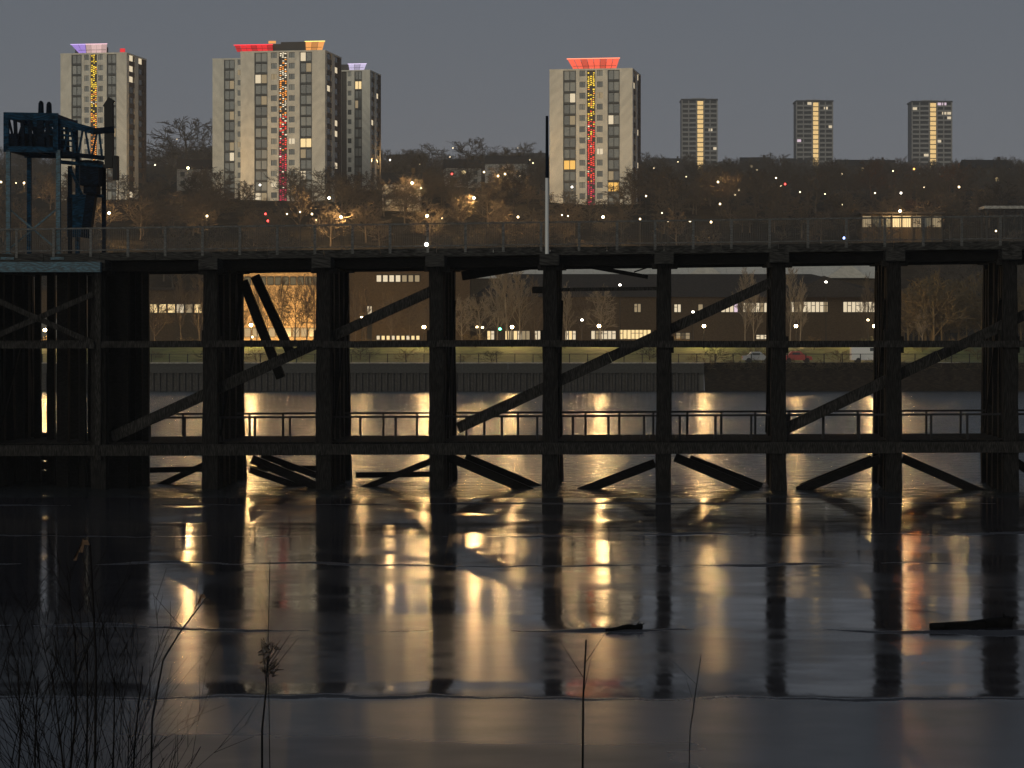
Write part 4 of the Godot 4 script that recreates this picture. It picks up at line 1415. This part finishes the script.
func vehicle(label: String, category: String, at: Vector3, turn: float, l: float, h: float, m: Material, van: bool, lamps_on: String) -> void:
	var o := thing("parked_van" if van else "parked_car", label, category, at, turn)
	var w := 1.8
	# side profile swept across the width
	var pr := [Vector2(-l * 0.5, 0.35), Vector2(-l * 0.5, h * 0.95), Vector2(-l * 0.42, h), Vector2(l * 0.22, h), Vector2(l * 0.34, h * 0.62), Vector2(l * 0.48, h * 0.52), Vector2(l * 0.5, 0.35)] if van else [Vector2(-l * 0.5, 0.35), Vector2(-l * 0.5, h * 0.62), Vector2(-l * 0.32, h * 0.66), Vector2(-l * 0.2, h), Vector2(l * 0.1, h), Vector2(l * 0.25, h * 0.64), Vector2(l * 0.48, h * 0.55), Vector2(l * 0.5, 0.35)]
	var b := MB.new()
	var c := Vector2.ZERO
	for p in pr:
		c += p / pr.size()
	for i in pr.size():
		var p: Vector2 = pr[i]
		var q: Vector2 = pr[(i + 1) % pr.size()]
		var nn := Vector3(q.y - p.y, -(q.x - p.x), 0).normalized()
		var mid := (p + q) * 0.5 - c
		if nn.x * mid.x + nn.y * mid.y < 0:
			nn = -nn
		b.quad(Vector3(p.x, p.y, -w * 0.5), Vector3(q.x, q.y, -w * 0.5), Vector3(q.x, q.y, w * 0.5), Vector3(p.x, p.y, w * 0.5), nn)
		for s in [-1.0, 1.0]:
			b.tri(Vector3(p.x, p.y, s * w * 0.5), Vector3(q.x, q.y, s * w * 0.5), Vector3(c.x, c.y, s * w * 0.5), Vector3(0, 0, s))
	part("body", b, m, o)
	for s in [-1.0, 1.0]:
		part("side_window", bx(Vector3(l * 0.12 if van else -l * 0.05, h * 0.8, s * (w * 0.5 + 0.01)), Vector3(l * 0.18 if van else l * 0.26, h * 0.2, 0.02)), mats.glass_b, o)
		for e in [-0.3, 0.32]:
			var t := MB.new()
			t.tube(Vector3(l * e, 0.33, s * w * 0.5 - 0.1), Vector3(l * e, 0.33, s * w * 0.5 + 0.06), 0.33, 0.33, 12)
			t.cap(Vector3(l * e, 0.33, s * (w * 0.5 + 0.06)), Vector3(0, 0, s), 0.33, 12)
			part("wheel", t, mats.tyre, o)
	for s in [-0.6, 0.6]:
		part("tail_light", bx(Vector3(-l * 0.5 - 0.02, h * 0.5, s), Vector3(0.05, 0.2, 0.25)), mats.bulb_red if lamps_on == "tail" else mats.car_red, o)
		part("headlight", bx(Vector3(l * 0.5 + 0.0, 0.62, s), Vector3(0.08, 0.16, 0.3)), mats.bulb_small if lamps_on == "head" else mats.glass_c, o)

func make_lamps() -> void:
	var warm := Color(1.0, 0.80, 0.52)
	# lamps of the far promenade: [px, py, distance, energy, label]
	for d in [
		[251, 325, 371.0, 200.0, "street lamp glowing in front of the golden floodlit building"],
		[424, 327, 371.0, 150.0, "brightest street lamp left of the pile below the leaning brace"],
		[512, 327, 372.0, 120.0, "street lamp beside the green signal in front of pale birches"],
		[599, 326, 372.0, 120.0, "street lamp under a lit tree left of the bright ground floor windows"],
		[704, 326, 370.0, 130.0, "street lamp on the promenade left of the parked cars"],
		[796, 326, 376.0, 80.0, "street lamp standing under the row of upper windows right of centre"],
		[874.5, 326, 370.0, 200.0, "street lamp above the white van"],
		[45, 330, 371.0, 140.0, "street lamp seen through a chink between the left hand piles"],
		[362, 318, 380.0, 60.0, "street lamp by the tall lit sign of the brown office"]]:
		lamp(pt(d[0], d[1], d[2]), 5.4, "bulb_warm", d[4], "lamps along the far promenade", d[3] * 0.55, warm)
	for d in [[582, 320, 384.0, "bulb_white", "small white lamp between two promenade lamps under the stub beam"], [693, 312, 386.0, "bulb_white", "small white lamp high on a post beside the brace"], [868, 320, 388.0, "bulb_small", "small lamp just left of the bright lamp above the white van"], [500, 329, 384.0, "bulb_green", "green signal light beside a promenade lamp"], [620, 285, 400.0, "bulb_white", "small light on a tall mast before the dark office"], [477, 327, 390.0, "bulb_small", "leftmost of the paired small lamps in front of the long office"], [482.5, 327.5, 390.0, "bulb_small", "right one of the paired small lamps in front of the long office"], [826, 282, 410.0, "bulb_white", "small white security light at the office roof"], [252, 337, 380.0, "bulb_small", "low light at the foot of the golden building"]]:
		lamp(pt(d[0], d[1], d[2]), 5.75, d[3], d[4], "small lamps of the business park", 0.0, warm, 0, 0.2)
	# floodlights at the foot of the golden building
	for d in [[232, "first"], [255, "second"], [278, "third"], [301, "fourth"], [318, "fifth"]]:
		var p := pt(d[0], 340, 397.0)
		var o := thing("flood_light", "ground floodlight before the golden building, " + d[1] + " from the left", "floodlight", Vector3(p.x, 5.78, p.z), 0.0, "floodlights of the golden building")
		part("base", bx(Vector3(0, 0.15, 0), Vector3(0.4, 0.3, 0.4)), mats.metal_dark, o)
		part("hood", bx(Vector3(0, 0.5, 0.2), Vector3(0.5, 0.4, 0.06)), mats.metal_dark, o)
		part("lamp_face", bx(Vector3(0, 0.48, -0.02), Vector3(0.4, 0.3, 0.3)), mats.bulb_small, o)
		var l := OmniLight3D.new()
		l.name = "flood_glow"
		l.light_energy = 105.0
		l.light_color = Color(1.0, 0.80, 0.50)
		l.light_size = 0.12
		l.omni_range = 120.0
		l.omni_attenuation = 2.0
		l.shadow_enabled = true
		o.add_child(l)
		l.position = Vector3(0, 0.48, -0.02)
	# large lamps on the hill
	for d in [
		[188, 168, 160.0, "large street lamp flaring between the two left hand towers", "bulb_warm"],
		[329, 198, 150.0, "upper of two bright street lamps below the wide tower block", "bulb_warm"],
		[341, 217, 150.0, "lower of two bright street lamps below the wide tower block", "bulb_warm"],
		[474, 198, 170.0, "brightest street lamp on the hillside between wide tower and mast", "bulb_warm"],
		[603, 217, 150.0, "bright street lamp below the red lit tower block", "bulb_warm"],
		[109, 213, 110.0, "street lamp glowing right of the blue gantry's chute", "bulb_warm"],
		[427, 216, 80.0, "street lamp on the lower hillside left of the brightest hillside lamp", "bulb_warm"],
		[518, 217, 40.0, "small street lamp on the lower hillside left of the mast", "bulb_small"],
		[207, 216, 40.0, "street lamp with a red glow above the staith railing", "bulb_small"],
		[412, 183, 90.0, "street lamp beside a pale house on the hillside", "bulb_warm"],
		[390, 160, 50.0, "street lamp just right of the half hidden tower", "bulb_white"],
		[24, 183, 60.0, "street lamp seen between the legs of the blue gantry", "bulb_small"],
		[1, 182, 60.0, "street lamp at the left edge beside the gantry leg", "bulb_small"],
		[572, 187, 25.0, "white lamp against the foot of the red lit tower", "bulb_white"],
		[260, 185, 20.0, "white lamp on a slim post before the wide tower", "bulb_white"],
		[914, 169, 36.0, "orange street lamp on the far ridge left of the rightmost far tower", "bulb_orange"],
		[901, 193, 50.0, "white street lamp above the lit low building", "bulb_white"],
		[900, 211, 60.0, "lamp lighting the glazed low building on the right", "bulb_warm"],
		[959, 187, 30.0, "warm street lamp right of the rightmost far tower's foot", "bulb_small"],
		[718, 182, 40.0, "warm street lamp below the leftmost far tower", "bulb_small"],
		[711, 222, 40.0, "warm lamp low on the hill above the railing right of the mast", "bulb_small"],
		[498, 176, 60.0, "left one of two lamps before the small pale building", "bulb_small"],
		[505, 174, 60.0, "right one of two lamps before the small pale building", "bulb_small"]]:
		var p := hill_spot(d[0], d[1], 8.0)
		var col := Color(1.0, 0.50, 0.18) if d[4] == "bulb_orange" else warm
		lamp(p, hill(p.x, -p.z), d[4], d[3], "", d[2] * 1.5, col, 1, 0.24)
	var tiny := [[177, 139], [176, 152], [155, 165], [413, 160], [420, 164], [421, 188], [453, 148], [450, 157], [484, 172], [530, 160], [533, 163], [518, 148], [520, 176], [427, 178], [562, 215], [568, 216], [678, 162], [686, 177], [731, 162], [742, 162], [781, 186], [800, 192], [825, 194], [875, 193], [924, 187], [690, 221], [842, 205], [776, 178], [757, 170], [842, 174], [852, 164], [893, 171], [996, 231], [735, 195], [739, 190], [720, 204], [662, 213], [668, 221], [312, 214], [300, 212], [316, 220], [287, 214], [442, 218], [640, 219], [646, 196], [654, 168], [1010, 169], [16, 183]]
	var tiny_at := places(tiny.map(func(q): return q[0]), [[0, 213, "around the two left towers"], [213, 400, "below the wide tower"], [400, 470, "well left of the mast"], [470, 548, "just left of the mast"], [548, 670, "below the red lit tower"], [670, 730, "below the leftmost far tower"], [730, 790, "left of the middle far tower"], [790, 870, "below the middle far tower"], [870, 1100, "below the rightmost far tower"]])
	for di in tiny.size():
		var d: Array = tiny[di]
		var p := hill_spot(d[0], d[1], 6.0)
		lamp(p, hill(p.x, -p.z), "bulb_small", "tiny distant street light, " + tiny_at[di], "tiny street lights on the hillside", 0.0, warm, 1, rng.randf_range(0.09, 0.19) + 0.00008 * -p.z)
	for d in [[75, 217, "bulb_red", "small red signal light behind the gantry chute"], [265.5, 214, "bulb_red", "upper of the red signal lights below the wide tower"], [268, 221, "bulb_red", "lower of the red signal lights below the wide tower"], [452, 174, "bulb_red", "small red light high among the hillside trees"], [785, 184, "bulb_red", "small red light on the hill between the far towers"], [997, 163, "bulb_blue", "bluish light on the far ridge at the right edge"], [844, 238, "bulb_blue", "faint blue light just above the staith railing"]]:
		var p := hill_spot(d[0], d[1], 5.0)
		lamp(p, hill(p.x, -p.z), d[2], d[3], "", 0.0, warm, 1, 0.24)

func make_hill() -> void:
	# houses
	for d in [[402, 190, 9.0, 0, 5, "render_pale", "pale house with lit windows beside a hillside street lamp"], [462, 171, 11.0, 0.15, 3, "render_pale", "small pale building left of the double lamps on the hill"], [507, 168, 14.0, -0.1, 4, "render_pale", "square pale building right of the double lamps on the hill"], [530, 150, 20.0, 0.0, 1, "brick", "long dark roofed building on the skyline left of the mast"], [402, 152, 16.0, 0.0, 3, "brick", "dark roofed house on the skyline right of the half hidden tower"], [796, 157, 14.0, 0.1, 2, "brick", "dark roofed house beside the middle far tower"], [668, 156, 18.0, 0.0, 2, "brick", "dark house on the skyline left of the leftmost far tower"], [865, 168, 26.0, 0.05, 1, "brick", "long terrace in orange lamp light on the far ridge"], [755, 165, 14.0, -0.1, 2, "brick", "dark house on the skyline left of the middle far tower"], [985, 170, 16.0, 0.1, 2, "brick", "dark house on the ridge at the right edge"], [198, 150, 7.0, 0.0, 1, "render_pale", "pale chimneyed house between the two left hand towers"], [207, 172, 16.0, 0.0, 1, "render_pale", "low pale building lit by the large flaring lamp"]]:
		var p := hill_spot(d[0], d[1], 5.0)
		gable_house(d[6], Vector3(p.x, hill(p.x, -p.z), p.z), d[3], d[2], 8.0, 5.4, 3.0, mats[d[5]], d[4], int(d[0]))
	# glazed low building and canopy on the right
	var z := 560.0
	var a := pt(862, 214, z)
	var b := pt(942, 236, z)
	var o := thing("glazed_pavilion", "low glazed building glowing behind the staith railing on the right", "building", Vector3((a.x + b.x) * 0.5, b.y, -z))
	var w := b.x - a.x
	var h := a.y - b.y
	part("wall", bx(Vector3(0, h * 0.5 - 2.0, -5.0), Vector3(w, h + 4.0, 9.0)), mats.brick, o)
	part("roof", bx(Vector3(0, h + 0.2, -4.8), Vector3(w + 1.0, 0.4, 10.6)), mats.slate, o)
	for i in 8:
		var key: String = ["window_dim", "glass_b", "glass_a", "window_warm", "window_warm", "window_dim", "glass_a", "window_dim"][i]
		part("window", bx(Vector3(lerpf(-w * 0.5, w * 0.5, (i + 0.5) / 8.0), h * 0.66, -0.4), Vector3(w / 8.0 - 0.3, h * 0.5, 0.1)), mats[key], o)
	for i in 9:
		part("column", bx(Vector3(lerpf(-w * 0.5, w * 0.5, i / 8.0), h * 0.5 - 2.0, 0.1), Vector3(0.2, h + 4.0, 0.2)), mats.slate, o)
	var c := pt(1010, 208, 560.0)
	var cg := hill(c.x, 560.0)
	o = thing("canopy", "flat pale canopy roof on columns at the right edge", "canopy", Vector3(c.x, cg, c.z))
	part("roof", bx(Vector3(0, c.y - cg, 0), Vector3(12.0, 0.6, 7.0)), mats.render_pale, o)
	for i in 4:
		for s in [-3.0, 3.0]:
			part("column", bx(Vector3(-5.4 + 3.6 * i, (c.y - cg) * 0.5 - 0.6, s), Vector3(0.25, c.y - cg + 0.6, 0.25)), mats.metal_dark, o)
	# woods: individual trees along the skyline and around the towers, the rest as one mass
	var sky_trees := [[185, 118, 62, 1.5], [172, 135, 40, 1.0], [200, 138, 40, 1.0], [388, 148, 30, 1.0], [410, 150, 30, 1.1], [431, 144, 34, 1.2], [467, 139, 40, 1.6], [490, 150, 30, 1.0], [505, 147, 32, 1.2], [524, 142, 32, 1.1], [538, 150, 26, 1.0], [648, 152, 26, 1.0], [660, 156, 26, 1.0], [725, 158, 20, 1.0], [740, 158, 22, 1.0], [766, 154, 24, 1.1], [782, 155, 24, 1.0], [806, 160, 18, 1.0], [838, 158, 22, 1.0], [860, 160, 20, 1.0], [882, 158, 22, 1.1], [902, 156, 24, 1.1], [935, 164, 18, 1.0], [962, 162, 20, 1.0], [980, 164, 20, 1.0], [1003, 164, 20, 1.0], [1020, 165, 20, 1.0]]
	var sky_at := places(sky_trees.map(func(q): return q[0]), [[0, 213, "between the two left towers"], [213, 548, "left of the mast"], [548, 690, "right of the red lit tower"], [690, 800, "left of the middle far tower"], [800, 910, "right of the middle far tower"], [910, 1100, "right of the far towers"]])
	for di in sky_trees.size():
		var d: Array = sky_trees[di]
		# the crown's tip is at that pixel and the tree d[2] pixels tall
		var p := hill_spot(d[0], d[1] + d[2], 0.3)
		var hh: float = d[2] / FL * -p.z
		tree("bare_tree", 6 + rng.randi() % 4, Vector3(p.x, hill(p.x, -p.z), p.z), hh / 8.6, hh / 8.6 * d[3], mats.bark, mats.bark, "bare skyline tree, " + sky_at[di], "tree", "bare trees on the skyline")
	for i in 16:
		var px := 165.0 + 860.0 * (i + 0.5) / 16.0
		var base := 238.0 - rng.randf() * 26.0
		if px > 540 and px < 650:
			base = 240.0 - rng.randf() * 12.0
		if px > 220 and px < 345:
			base = 238.0 - rng.randf() * 14.0
		var p := hill_spot(px, base, 0.2)
		var hh := rng.randf_range(7.5, 11.0)
		tree("bare_tree", 6 + rng.randi() % 4, Vector3(p.x, hill(p.x, -p.z), p.z), hh / 8.6, hh / 8.6 * rng.randf_range(0.9, 1.2), mats.bark if i % 3 else mats.bark_dark, mats.bark_dark, "bare tree on the slope just above the staith railing, " + NTH[i] + " from the left", "tree", "bare trees on the lower slope")
	var spots := []
	var tries := 0
	var clear := [[213.0, 395.0, 665.0, 790.0], [543.0, 650.0, 640.0, 690.0], [45.0, 155.0, 670.0, 720.0]]
	while spots.size() < 1500 and tries < 9000:
		tries += 1
		var zz := 500.0 + 1000.0 * pow(rng.randf(), 1.6)
		var px := rng.randf_range(-60.0, 1084.0)
		var x := (px - 512.0) / FL * zz
		var ok := true
		for q in clear:
			if px > q[0] and px < q[1] and zz > q[2] and zz < q[3]:
				ok = false
		if noise.get_noise_2d(x * 2.0 + 300.0, zz * 1.4) < -0.22:
			ok = false
		if not ok:
			continue
		var s := rng.randf_range(0.55, 1.15)
		spots.append(Transform3D(Basis(Vector3.UP, rng.randf() * TAU).scaled(Vector3(s * 1.1, s, s * 1.1)), Vector3(x, hill(x, zz), -zz)))
	wood("hillside_wood", "brown leafless wood covering the hillside behind the far bank", [6, 7, 8, 9, 10, 11], spots, mats.bark)

func make_bank_plants() -> void:
	# trees on the far bank: [px, foot distance, height in px, kind, spread, bark]
	var bank_trees := [[256, 392, 56, 3, 0.9, 0], [268, 396, 62, 0, 0.8, 0], [280, 390, 58, 4, 1.0, 0], [295, 388, 64, 0, 0.9, 2], [306, 394, 58, 5, 1.0, 0], [314, 390, 60, 3, 1.0, 0], [236, 392, 58, 1, 0.9, 0], [155, 394, 60, 1, 1.0, 0], [181, 396, 64, 4, 0.8, 0], [200, 394, 62, 3, 1.0, 0], [355, 390, 48, 5, 0.9, 0], [366, 394, 50, 3, 0.9, 0], [392, 392, 54, 1, 0.9, 0], [410, 394, 50, 0, 0.9, 0], [428, 390, 46, 2, 0.9, 0], [462, 392, 50, 0, 1.0, 1], [480, 390, 56, 2, 1.0, 1], [497, 394, 66, 3, 1.2, 1], [508, 392, 72, 4, 1.2, 1], [520, 396, 70, 5, 1.3, 1], [536, 394, 58, 3, 1.0, 0], [566, 392, 52, 4, 1.0, 1], [582, 396, 56, 1, 0.8, 0], [601, 391, 60, 0, 1.0, 1], [745, 396, 66, 3, 0.9, 1], [754, 392, 60, 5, 0.9, 1], [790, 396, 70, 3, 0.9, 1], [800, 394, 56, 4, 0.9, 1], [868, 396, 58, 5, 0.9, 0], [922, 384, 40, 1, 0.7, 1]]
	var bank_at := places(bank_trees.map(func(q): return q[0]), [[140, 225, "near the lit window"], [225, 335, "before the golden building"], [335, 445, "before the brown office"], [445, 553, "by the green signal"], [553, 664, "below the stub beam"], [664, 777, "left of the red car"], [777, 890, "around the white van"], [890, 1100, "before the thicket"]])
	for di in bank_trees.size():
		var d: Array = bank_trees[di]
		var z: float = d[1]
		var y := lerpf(5.7, 6.0, clampf((z - 374.0) / 96.0, 0.0, 1.0))
		var s: float = d[2] / FL * z / 9.0
		var lab: String = ["slender bare tree on the far bank, ", "pale bare birch on the far bank, ", "dark bare tree on the far bank, "][d[5]] + bank_at[di]
		tree("bank_tree", d[3], Vector3((d[0] - 512.0) / FL * z, y, -z), s, s * d[4] * 0.75, [mats.bark, mats.bark_pale, mats.bark_dark][d[5]], [mats.bark, mats.bark_pale, mats.bark_dark][d[5]], lab, "tree", "bare trees on the far bank")
	# thicket at the right
	var spots := []
	for i in 46:
		var px := rng.randf_range(906.0, 1090.0)
		var z := rng.randf_range(384.0, 440.0)
		var s := rng.randf_range(0.8, 1.25)
		spots.append(Transform3D(Basis(Vector3.UP, rng.randf() * TAU).scaled(Vector3(s, s, s)), Vector3((px - 512.0) / FL * z, 5.8, -z)))
	wood("bank_thicket", "tall brown thicket on the far bank behind the right hand piles", [6, 7, 8, 9], spots, mats.bush)
	spots = []
	for i in 14:
		var px := rng.randf_range(135.0, 250.0)
		var z := rng.randf_range(440.0, 452.0)
		var s := rng.randf_range(0.7, 1.0)
		spots.append(Transform3D(Basis(Vector3.UP, rng.randf() * TAU).scaled(Vector3(s, s, s)), Vector3((px - 512.0) / FL * z, 5.8, -z)))
	wood("roadside_thicket", "brown thicket rising behind the office seen between the left hand piles", [6, 7, 8, 9], spots, mats.bush)
	# low shrubs on the grass bank
	var bays := [[-100, 97, "at the far left"], [97, 211, "near the lit window"], [211, 326, "before the golden building"], [326, 440, "before the brown office"], [440, 551, "by the green signal"], [551, 664, "below the stub beam"], [664, 780, "left of the red car"], [780, 895, "around the white van"], [895, 1200, "before the thicket"]]
	var shrub_cols := []
	for i in 44:
		shrub_cols.append(-20.0 + 1070.0 * (i + rng.randf()) / 44.0)
	var shrub_at := places(shrub_cols, bays)
	var scrub_cols := []
	for i in 26:
		scrub_cols.append(706.0 + 330.0 * (i + rng.randf()) / 26.0)
	var scrub_at := places(scrub_cols, bays)
	for i in 44:
		var px: float = shrub_cols[i]
		var z := rng.randf_range(356.5, 361.0) if i % 2 else rng.randf_range(366.0, 373.0)
		if px > 700 and px < 770 and i % 2 == 0:
			z = 357.0
		var y := lerpf(3.68, 5.7, smoothstep(355.0, 373.0, z))
		var s := rng.randf_range(0.45, 1.0)
		tree("shrub", 10 + rng.randi() % 2, Vector3((px - 512.0) / FL * z, y, -z), s, s * 1.5, mats.bush if i % 3 else mats.evergreen, mats.bark_dark, "low shrub on the far grass bank, " + shrub_at[i], "shrub", "shrubs on the grass bank")
	# scrub on the earth bank
	for i in 26:
		var px: float = scrub_cols[i]
		var z := rng.randf_range(350.2, 351.4)
		var s := rng.randf_range(0.4, 0.8)
		tree("shrub", 10 + rng.randi() % 2, Vector3((px - 512.0) / FL * z, 2.6, -z), s, s * 1.5, mats.bush, mats.bark_dark, "brown scrub bush on the earth bank, " + scrub_at[i], "shrub", "scrub on the earth bank")
	vehicle("white van parked on the far promenade below a bright lamp", "van", pt(868, 346, 353.4) * Vector3(1, 0, 1) + Vector3(0, 3.66, 0), 0.0, 4.6, 2.2, mats.van_white, true, "")
	vehicle("red car parked on the far promenade with its tail lights on", "car", pt(797, 346, 353.6) * Vector3(1, 0, 1) + Vector3(0, 3.66, 0), 0.0, 3.9, 1.5, mats.car_red, false, "tail")
	vehicle("pale grey car parked on the far promenade left of the red car", "car", pt(757, 346, 353.2) * Vector3(1, 0, 1) + Vector3(0, 3.66, 0), 0.0, 3.9, 1.45, mats.car_grey, false, "head")
	# signs
	var s := thing("totem_sign", "tall narrow lit sign beside the brown office", "sign", pt(369.5, 340, 396.0) * Vector3(1, 0, 1) + Vector3(0, 5.75, 0))
	part("panel_light", bx(Vector3(0, 4.6, 0.1), Vector3(0.62, 2.6, 0.14)), mats.window_pale, s)
	part("frame", bx(Vector3(0, 3.0, 0), Vector3(0.74, 6.1, 0.14)), mats.metal_dark, s)

func make_foreground() -> void:
	# bare shrubs on the near bank at the lower left
	var g := RandomNumberGenerator.new()
	g.seed = 44
	var spec := {"trunk": 1.7, "r": 0.011, "limbs": 7, "limb": 0.8, "first": 0.15, "along": 1.2, "out": 0.5, "up": 0.05, "bend": 0.14, "shrink": 0.6, "twig": 0.002, "levels": 3, "kids": [3, 3, 3, 2]}
	var near := [[8, 12.5, 0.85], [20, 13.0, 0.8], [34, 11.6, 0.7], [46, 14.5, 0.75], [58, 12.0, 0.85], [72, 11.0, 0.7], [86, 13.5, 0.9], [105, 11.5, 0.7], [124, 12.5, 0.75], [140, 14.0, 0.6]]
	var near_at := places(near.map(func(q): return q[0]), [[0, 400, "in the dark lower left corner"]])
	for di in near.size():
		var d: Array = near[di]
		var z: float = d[1]
		var x: float = (d[0] - 512.0) / FL * z
		var me := tree_mesh(int(d[0]) + 900, spec)
		var o := thing("near_shrub", "bare twiggy shrub, " + near_at[di], "shrub", Vector3(x, mud_height(x, z), -z), 0.0, "bare shrubs on the near bank")
		for i in 2:
			var e := part(["stem", "twigs"][i], me[i], mats.stem, o)
			e.scale = Vector3.ONE * d[2]

	# driftwood stranded on the mud
	for d in [[930.0, 1014.0, 632.0, 0.16, "dark driftwood log stranded on the mud at the right edge"], [606.0, 642.0, 634.0, 0.07, "short dark driftwood stick on the mud right of the red reflection"]]:
		var z: float = EYE * FL / (d[2] - HZ)
		var a := Vector3((d[0] - 512.0) / FL * z, 0, -z)
		var b := Vector3((d[1] - 512.0) / FL * z, 0, -z - 0.5)
		var c := (a + b) * 0.5
		var o := thing("driftwood", d[4], "driftwood", Vector3(c.x, mud_height(c.x, -c.z) + d[3] * 0.4, c.z))
		var m := MB.new()
		var last := a - c
		for i in 6:
			var nx: Vector3 = (a - c).lerp(b - c, (i + 1) / 6.0) + Vector3(0, g.randf_range(-0.02, 0.03), g.randf_range(-0.04, 0.04))
			m.tube(last, nx, d[3] * (0.45 + 0.1 * i), d[3] * (0.55 + 0.1 * i), 8)
			last = nx
		m.cap(last, (b - a).normalized(), d[3] * 1.05, 8)
		part("trunk", m, mats.timber_dark_shaded, o)
		var kn := MB.new()
		for i in 3:
			var q := last + Vector3(-0.1 * i, 0.02, 0)
			kn.tube(q, q + Vector3(g.randf_range(-0.2, 0.3), g.randf_range(0.1, 0.3), g.randf_range(-0.2, 0.2)) * d[3] * 5.0, d[3] * 0.3, d[3] * 0.1, 5)
		part("root", kn, mats.timber_dark_shaded, o)
	# dry stems that stand up into the picture: pixel points along each, distance, thickness
	for d in [
		[[[148, 800], [152, 720], [163, 660], [180, 632], [206, 598]], 9.0, 0.004, "leaf", "curved dry stem with one tan leaf left of the first lit reflection"],
		[[[262, 800], [262, 730], [266, 690], [268, 655]], 8.0, 0.004, "seed", "dry stem topped by a ragged seed head at lower left"],
		[[[272, 800], [268, 640], [270, 560]], 10.0, 0.002, "", "hair thin tall stem beside the seed head"],
		[[[581, 800], [583, 700], [586, 640]], 8.0, 0.004, "", "thin dark stem before the red reflection"],
		[[[684, 800], [690, 730], [701, 655]], 8.5, 0.002, "", "hair thin stem right of the red reflection"],
		[[[92, 800], [96, 660], [90, 545]], 7.0, 0.004, "leaf", "stem with a single tan leaf before the dark piles at left"]]:
		var z: float = d[1]
		var pts := []
		for q in d[0]:
			pts.append(pt(q[0], q[1], z + 0.15 * pts.size()))
		var root: Vector3 = pts[0]
		root.y = mud_height(root.x, z) - 0.05
		pts[0] = pts[0].lerp(root, 1.0)
		var o := thing("dry_stem", d[4], "plant", root)
		var m := MB.new()
		for i in pts.size() - 1:
			var t := float(i) / pts.size()
			m.tube(pts[i] - root, pts[i + 1] - root, d[2] * (1.0 - 0.6 * t), d[2] * (0.88 - 0.6 * t), 5)
		for i in 3:
			var a: Vector3 = pts[pts.size() - 2].lerp(pts[pts.size() - 1], 0.1 + 0.25 * i) - root
			m.tube(a, a + Vector3(g.randf_range(-0.12, 0.12), 0.12, g.randf_range(-0.05, 0.05)), d[2] * 0.35, d[2] * 0.15, 4)
		part("stem", m, mats.stem, o)
		var tip: Vector3 = pts[pts.size() - 1] - root
		if d[3] == "leaf":
			var l := MB.new()
			for i in 6:
				var t0 := i / 6.0
				var t1 := (i + 1) / 6.0
				var w0 := 0.017 * sin(t0 * PI) * (0.7 + 0.5 * sin(t0 * 17.0))
				var w1 := 0.017 * sin(t1 * PI) * (0.7 + 0.5 * sin(t1 * 17.0))
				var c0 := tip + Vector3(-0.045 * t0, 0.012 * sin(t0 * 5.0) - 0.03 * t0 * t0, 0.01 * sin(t0 * 3.0))
				var c1 := tip + Vector3(-0.045 * t1, 0.012 * sin(t1 * 5.0) - 0.03 * t1 * t1, 0.01 * sin(t1 * 3.0))
				for s in [-1.0, 1.0]:
					l.quad(c0, c1, c1 + Vector3(w1 * 0.3, s * w1, 0.008), c0 + Vector3(w0 * 0.3, s * w0, 0.008), Vector3(s * -0.3, 0.2, 1).normalized())
			part("leaf", l, mats.leaf_tan, o)
		elif d[3] == "seed":
			var l := MB.new()
			for i in 60:
				var c := tip + Vector3(g.randfn(0.0, 0.012), g.randf_range(-0.07, 0.03), g.randfn(0.0, 0.012))
				l.tube(c, c + Vector3(g.randf_range(-0.03, 0.03), g.randf_range(-0.01, 0.035), g.randf_range(-0.03, 0.03)), 0.004, 0.001, 3)
			part("seed_head", l, mats.seed, o)

func _ready() -> void:
	rng.seed = 7
	make_view()
	make_materials()
	make_ground()
	make_kinds()
	make_staith()
	make_gantry()
	make_far_bank()
	make_towers()
	make_hill()
	make_bank_plants()
	make_lamps()
	make_foreground()
